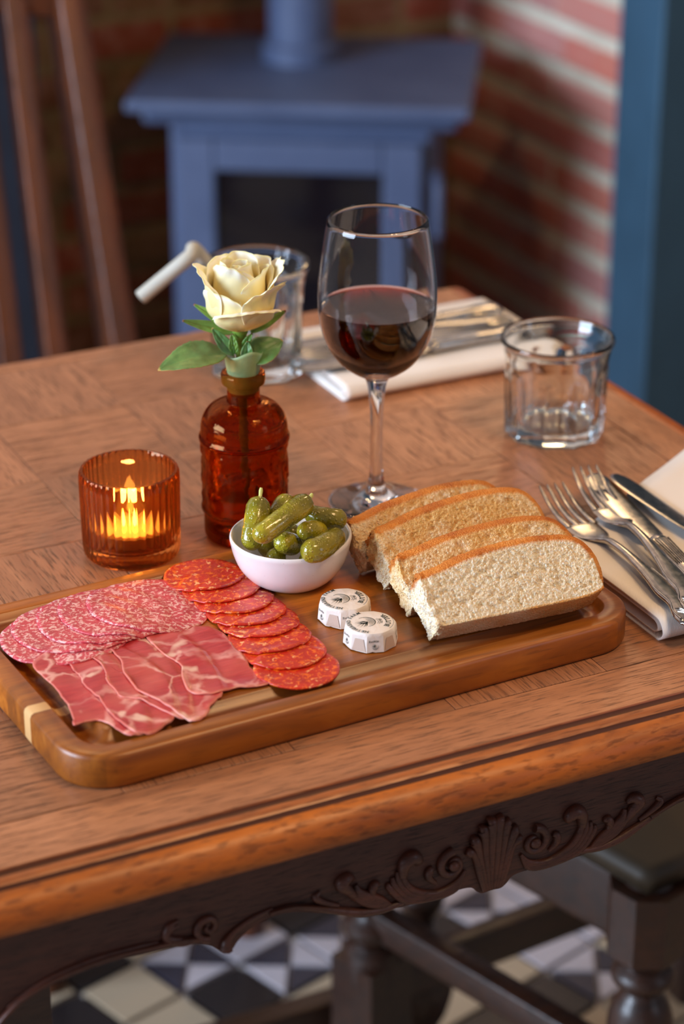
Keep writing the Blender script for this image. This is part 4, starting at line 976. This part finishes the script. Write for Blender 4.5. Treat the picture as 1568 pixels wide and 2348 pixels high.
for i, (r, z) in enumerate(pr):
    for k in range(seg):
        a = 2*pi*k/seg; rr = r
        if i < no_ and .025 < z < .066 and r > .02:
            wv = noise.noise(Vector((cos(a)*3, sin(a)*3, z*110))); rr += .0009*sst(.0, .25, wv)-.0004*sst(.1, .4, -wv)
            rr += .0008*max(0, cos(a*3+z*90))**8
        v.append((rr*cos(a), rr*sin(a), z))
# refine: the straight wall needs rows for the embossing
vv, ff = [], []
rows = []
for i in range(len(pr)-1):
    n = 1+int(abs(pr[i+1][1]-pr[i][1])/.0025) if i < no_-1 else 1
    for k in range(n): t_ = k/n; rows.append((pr[i][0]+(pr[i+1][0]-pr[i][0])*t_, pr[i][1]+(pr[i+1][1]-pr[i][1])*t_, i < no_-1))
rows.append((*pr[-1], False))
for (r, z, ou) in rows:
    for k in range(seg):
        a = 2*pi*k/seg; rr = r
        if ou and r > .02 and .024 < z < .067:
            wv = noise.noise(Vector((cos(a)*3.2, sin(a)*3.2, z*120))); rr += .0010*sst(.0, .25, wv)-.0004*sst(.1, .4, -wv); rr += .0007*max(0, cos(a*4+z*60))**10
        vv.append((rr*cos(a), rr*sin(a), z))
for i in range(len(rows)-1):
    for k in range(seg): ff.append((i*seg+k, i*seg+(k+1) % seg, (i+1)*seg+(k+1) % seg, (i+1)*seg+k))
obj('bottle_glass', MB().add(vv, ff), M['bottle'], t, 180)
wa = obj('water', MB().add(*lathe([(.0001, .0056), (.0198, .0060), (.0240, .0085), (.0250, .0225), (.0252, .0330), (.0001, .0328)], 64, None, False)), M['water'], t, 60)

# rose
zr = ZT(bc.x, bc.y, 757); RB = Vector((bc.x-.0015, bc.y, zr)); rose = thing('rose', 'single cream-white rose with green leaves in the amber bottle', 'flower', RB)
def petal(phi, wid, r0, rm, rt, hgt, curl=0, lean=0, seed=0, point=0, drop=0, ruffle=.0006, name='petal', twist=0, tm=.45):
    phi = radians(phi); wid = radians(wid); NU, NV = 25, 22; ed = []
    rm *= 1.05; rt *= 1.06; hgt *= 1.05
    def fn(u, v_):
        s = u*2-1; wsh = (sin(pi*min(1, v_*.62+.08)))**.6; 
        r = r0+(rm-r0)*sin(pi/2*min(1, v_/tm)); 
        if v_ > tm: r += (rt-rm)*((v_-tm)/(1-tm))**1.6
        edge = abs(s)**3
        z = hgt*(v_-.20*v_*(abs(s)**2.4)+point*v_**3*max(0, 1-abs(s)*2.2)); cu = max(0, v_-.72)/.28
        r += curl*cu*cu*(1-.3*edge)+.35*curl*edge*v_; z -= drop*cu*cu
        r += ruffle*noise.noise(Vector((s*3, v_*4, seed)))*(1+3*cu)
        a = phi+s*wid*wsh+twist*v_
        x, y = r*cos(a), r*sin(a)
        z += lean*0; e = max(v_**4, abs(s)**6*v_); ed.append(min(1, .15+.85*e))
        x += lean*v_*cos(phi)*hgt; y += lean*v_*sin(phi)*hgt
        return (x, y, z+ruffle*1.5*cu*noise.noise(Vector((s*6, seed, 2))))
    mb = MB().add(*grid(fn, NU, NV)); o = obj(name, mb, M['petal'], rose, 180); attr(o.data, 'edge', ed[:len(o.data.vertices)]); mod(o, 'SOLIDIFY', thickness=.00045, offset=0); mod(o, 'SUBSURF', levels=1, render_levels=1); return o
# inner bud
petal(220, 150, .002, .0075, .0036, .0425, .0005, 0, 1); petal(40, 150, .002, .0082, .0045, .0435, .0008, 0, 2)
petal(300, 120, .002, .0100, .0065, .0440, .001, 0, 3); petal(150, 115, .002, .0112, .0082, .0450, .0018, 0, 4); petal(60, 110, .003, .0122, .0100, .0470, .002, 0, 5, drop=.001)
petal(250, 78, .003, .0145, .0110, .0440, .0024, 0, 6, drop=.0012, twist=-.35); petal(188, 74, .003, .0160, .0125, .0460, .0022, 0, 7, drop=.001, twist=.35)
petal(325, 80, .003, .0160, .0140, .0420, .0030, 0, 8, drop=.001); petal(95, 75, .003, .0165, .0160, .0440, .004, 0, 9, drop=.002); petal(20, 70, .003, .0170, .0170, .0440, .004, 0, 10, drop=.002)
# outer
petal(160, 58, .003, .0190, .0205, .0440, .0055, .02, 11, point=.02, drop=.003, ruffle=.0012)
petal(200, 54, .003, .0195, .0200, .0300, .0015, 0, 12, drop=0, tm=.6)
petal(338, 58, .003, .0195, .0215, .0440, .0045, .02, 13, point=.03, drop=.001, ruffle=.0014)
petal(300, 52, .003, .0205, .0235, .0350, .0045, 0, 14, drop=.0010, ruffle=.0012, tm=.55)
petal(262, 62, .003, .0200, .0215, .0235, .0050, 0, 15, drop=.0045, ruffle=.0010, tm=.6)
petal(60, 55, .003, .0185, .0230, .0400, .005, 0, 16, drop=.003)
def leafobj(name, base, tip, wid, droop, mat, seed=0, up=Vector((0, 0, 1)), serr=.06, parent=rose, cup=.2):
    base = Vector(base)-RB; tip = Vector(tip)-RB; d = tip-base; L = d.length; sd = d.normalized().cross(up).normalized(); nn = sd.cross(d.normalized()); ed = []
    def fn(u, v_):
        s = u*2-1; w_ = wid*(sin(pi*v_**.85)**.8)*(1-.25*v_)+.0004; w_ *= 1+serr*(abs((v_*11) % 1-.5))
        p = base+d*v_+sd*(s*w_)+nn*(cup*abs(s)*w_+droop*sin(pi*v_)+.0006*noise.noise(Vector((s*3, v_*7, seed)))-.0006*(1-abs(s))**6)
        ed.append(max(abs(s)**4*.8, v_**6)); return tuple(p)
    o = obj(name, MB().add(*grid(fn, 17, 30)), mat, parent, 180); attr(o.data, 'edge', ed); mod(o, 'SOLIDIFY', thickness=.0004, offset=0); return o
toc = -FW
def near(px, py, dd=0):  # point at the rose's own distance
    d = FW+RT*((px-784)/FPX)-UP*((py-1174)/FPX); k = (RB-CAM).dot(FW)+dd; return CAM+d*k
leafobj('leaf', near(520, 812), near(362, 849, -.01), .0125, .004, M['leaf'], 1, (toc*.6+Vector((0, 0, 1))).normalized(), serr=.16)
leafobj('leaf', near(572, 832, .006), near(648, 780, .012), .0115, .002, M['leaf'], 2, (toc*.8+Vector((0, 0, 1))).normalized())
for (b_, t_, wd, dr, ml) in (((548, 762), (418, 735), .0038, -.003, 'sepal'), ((545, 758), (444, 698), .0032, .002, 'sepal'), ((575, 762), (655, 712), .0030, -.002, 'sepal'), ((535, 815), (486, 752), .0042, .001, 'leaf'), ((538, 812), (532, 765), .0030, .001, 'sepal'), ((556, 800), (578, 765), .0022, .001, 'sepal'), ((565, 830), (568, 782), .0040, .001, 'leaf')):
    leafobj('sepal' if ml == 'sepal' else 'leaflet', near(*b_), near(*t_, -.004), wd, dr, M[ml], b_[0]*.1, toc, 0)
stm = [RB, RB+Vector((0, 0, -.012)), Vector((bc.x-.001, bc.y, TZ+.112)), Vector((bc.x, bc.y, TZ+.06)), Vector((bc.x+.004, bc.y, TZ+.012))]
obj('stem', MB().add(*[x for x in sweep([p-RB for p in stm], [(.0045, .0045), (.0032, .0032), (.0030, .0030), (.0028, .0028), (.0028, .0028)], n=12)]), M['sepal'], rose)
# hip under the bloom
obj('calyx', MB().add(*lathe([(.0001, -.006), (.0035, -.0045), (.0050, -.001), (.0052, .002), (.003, .004)], 20)), M['sepal'], rose)
# folded pale leaf standing in the neck
def foldleaf(u, v_):
    a = radians(243.5)+(u-.5)*radians(300); r = (.0078+.0050*v_)*(1-.35*0); zz_ = TZ+.0985+v_*.0300; zz_ += .002*sin(a*3)*v_
    return (bc.x+r*cos(a)-RB.x, bc.y+r*sin(a)-RB.y, zz_-RB.z)
o = obj('folded_leaf', MB().add(*grid(foldleaf, 40, 14)), M['paleleaf'], rose, 180); attr(o.data, 'edge', [0]*len(o.data.vertices)); mod(o, 'SOLIDIFY', thickness=.0004, offset=-1)

# ------------------------------------------------------------------ napkins
def napkin(label, x0, x1, yn, yfar, seed, grp, thick=.0085, loc=None):
    # section in (y fraction, z): outer sheet wraps round the front fold, a second sheet is tucked within
    def sheet(prof, inset):
        sp = cat(prof, 5); n = len(sp); NU = 40
        def fn(u, v_):
            k = v_*(n-1); i = min(int(k), n-2); p = sp[i]*(1-(k-i))+sp[i+1]*(k-i)
            x = x0+inset+u*(x1-x0-inset*2); yf = yfar(x); y = yn+inset*.4+p[0]+(p[1])*(yf-yn)
            z = p[2]+.0007*noise.noise(Vector((x*22, y*22, seed)))*(1 if p[2] > .003 else 0)
            return (x, y, TZ+.0009+z)
        return grid(fn, NU, n)
    T_ = thick
    a = [(0, 1.0, 0), (0, .6, 0), (0, .3, 0), (.012, 0, .0), (.004, 0, .0006), (.0, 0, T_*.45), (.004, 0, T_*.92), (.012, 0, T_), (0, .3, T_), (0, .6, T_), (0, 1.0, T_*.9)]
    b = [(0, .985, T_*.28), (0, .5, T_*.25), (.016, 0, T_*.24), (.009, 0, T_*.30), (.0068, 0, T_*.5), (.009, 0, T_*.70), (.016, 0, T_*.76), (0, .5, T_*.75), (0, .985, T_*.7)]
    o = obj('napkin', MB().add(*sheet(a, 0)), M['cloth'], None, 180); mod(o, 'SOLIDIFY', thickness=.0012, offset=1); tag(o, label, 'napkin', grp)
    o2 = obj('inner_fold', MB().add(*sheet(b, .001)), M['cloth'], o, 180); mod(o2, 'SOLIDIFY', thickness=.0011, offset=1)
    return o
napkin('folded cream linen napkin under cutlery beside the serving board', .7385, .96, 1.054, lambda x: 1.175+(x-.745)*.60, 1, 'folded linen napkins', .0130)
napkin('folded cream linen napkin lying behind the wine glass', .738, .925, 1.474, lambda x: 1.600, 2, 'folded linen napkins', .0100)

# ------------------------------------------------------------------ cutlery (built along +x, tip at +x; origin at the middle)
def fork_parts():
    hl_ = [(-.100, .0085, .0016, .004), (-.097, .0100, .0022, .004), (-.088, .0098, .0024, .0045), (-.075, .0065, .0022, .0055), (-.060, .0072, .0021, .0065), (-.040, .0050, .0020, .0080), (-.010, .0030, .0020, .0090), (.012, .0026, .0022, .0075), (.022, .0034, .0020, .0050), (.030, .0078, .0014, .0030), (.038, .0104, .0012, .0020), (.050, .0112, .0011, .0016), (.0545, .0114, .0011, .0018)]
    sp = cat(hl_, 4); h_ = MB().add(*sweep([(p[0], 0, p[3]) for p in sp], [(p[1], p[2]) for p in sp], n=14, p=2.6))
    orn = MB()
    for s in (-1, 1):
        sp = cat([(-.096, s*.0085, .0062), (-.086, s*.0085, .0066), (-.075, s*.0052, .0075), (-.058, s*.0060, .0084), (-.035, s*.0040, .0098)], 5); orn.add(*sweep([tuple(p) for p in sp], [(.0006, .0005)]*len(sp), n=6))
        for k in range(3): sp = cat([(-.098+k*.003, s*.0008, .0064), (-.092+k*.003, s*.0035, .0070), (-.088+k*.002, s*.0062, .0064)], 4); orn.add(*sweep([tuple(p) for p in sp], [(.0006, .0006)]*len(sp), n=6))
    orn.add(*sweep([(-.099, 0, .006), (-.09, 0, .0074), (-.080, 0, .0078)], [(.001, .0006), (.0022, .0009), (.0008, .0005)], n=8))
    tines = []
    for k in range(4):
        y = (k-1.5)*.0061; m_ = MB(); sp = cat([(.053, y, .0018, .0022, .0011), (.066, y*.99, .0022, .0018, .0011), (.082, y*.96, .0048, .0015, .0010), (.096, y*.92, .0096, .0011, .0008), (.101, y*.91, .0120, .0005, .0005)], 4)
        m_.add(*sweep([tuple(p[:3]) for p in sp], [(p[3], p[4]) for p in sp], n=8, p=3)); tines.append(m_)
    return h_, orn, tines
FK = None
def place(t, c, ang, pitch=0, roll=0):
    t.location = c; t.rotation_euler = (roll, pitch, ang)
def fork(label, base, tip, grp, dz=0):
    global FK
    t = thing('fork', label, 'fork', group=grp)
    if FK is None:
        h_, orn, tn = fork_parts(); a = obj('handle', h_, M['silver'], t, 60); b = obj('ornament', orn, M['silver'], a, 60); FK = [a, b]+[obj('tine', m_, M['silver'], t, 60) for m_ in tn]
    else:
        a = dupo(FK[0], t); dupo(FK[1], a)
        for k in FK[2:]: dupo(k, t)
    base, tip = Vector(base), Vector(tip); d = tip-base; place(t, tip-d.normalized()*.101, math.atan2(d.y, d.x), -math.atan2(d.z, math.hypot(d.x, d.y))); return t
KN = None
def knife(label, base, tip, grp, roll=0):
    global KN
    t = thing('knife', label, 'knife', group=grp)
    if KN is None:
        sp = cat([(-.105, .0080, .0035), (-.101, .0098, .0044), (-.09, .0090, .0046), (-.075, .0066, .0042), (-.055, .0072, .0040), (-.03, .0058, .0040), (-.008, .0062, .0042), (-.003, .0070, .0046), (.001, .0060, .0040)], 4)
        a = obj('handle', MB().add(*sweep([(p[0], 0, .005) for p in sp], [(p[1], p[2]) for p in sp], n=16, p=2.5)), M['silver'], t, 60)
        orn = MB()
        for k in range(7):
            y = (k-3)*.0018; sp = cat([(-.004, y, .0088), (-.02, y*.9, .0090), (-.04, y*.8, .0088)], 4); orn.add(*sweep([tuple(p) for p in sp], [(.0005, .0007)]*len(sp), n=6))
        for s in (-1, 1): sp = cat([(-.102, s*.006, .0085), (-.09, s*.0062, .0092), (-.076, s*.004, .0088), (-.055, s*.005, .0086)], 4); orn.add(*sweep([tuple(p) for p in sp], [(.0007, .0007)]*len(sp), n=6))
        b = obj('ornament', orn, M['silver'], a, 60)
        bl3 = cat([(-.001, 0, .0050, .0022), (.006, 0, .0075, .0016), (.014, .0006, .0092, .0011), (.05, .0008, .0100, .0009), (.085, 0, .0102, .0008), (.100, -.0012, .0090, .0007), (.108, -.0030, .0062, .0006), (.112, -.0045, .0020, .0004)], 5)
        c_ = obj('blade', MB().add(*sweep([(p[0], p[1], .0045) for p in bl3], [(p[2], p[3]) for p in bl3], n=12, p=2.4)), M['silver'], t, 60); KN = [a, b, c_]
    else:
        a = dupo(KN[0], t); dupo(KN[1], a); dupo(KN[2], t)
    base, tip = Vector(base), Vector(tip); d = tip-base; place(t, tip-d.normalized()*.112, math.atan2(d.y, d.x), -math.atan2(d.z, math.hypot(d.x, d.y)), roll); return t
zn = TZ+.0150
G1 = 'cutlery on the near napkin'
def dirto(tip, b): return tip, b
f1t = P(1262, 1122, zn+.004); f1b = P(1548, 1394, zn)
fork('silver fork nearest the bread, tines pointing past it', (f1b.x, f1b.y, zn-.001), (f1t.x, f1t.y, zn-.004), G1)
f2t = P(1338, 1090, zn+.006); f2b = P(1568, 1362, zn+.003)
fork('silver fork lying against the first fork, its handle on the napkin middle', (f2b.x, f2b.y, zn+.0005), (f2t.x, f2t.y, zn+.001), G1)
k1t = P(1352, 1096, zn); k1b = P(1568, 1320, zn)
knife('silver knife with a dark blade lying beside the second fork', (k1b.x, k1b.y, zn), (k1t.x, k1t.y, zn-.002), G1)
k2t = P(1400, 1098, zn); k2b = P(1568, 1215, zn)
knife('silver knife with a blade reflecting golden light, furthest from the bread', (k2b.x, k2b.y, zn), (k2t.x, k2t.y, zn-.001), G1, radians(14))
z2 = TZ+.0118; G2 = 'cutlery on the far napkin'
knife('silver knife on the far napkin, nearest its folded edge', (.93, 1.507, z2), (.715, 1.512, z2), G2)
fork('silver fork in the middle of the far napkin', (.925, 1.537, z2), (.712, 1.540, z2), G2)
knife('silver knife on the back part of the far napkin', (.885, 1.562, z2-.002), (.70, 1.562, z2-.002), G2)
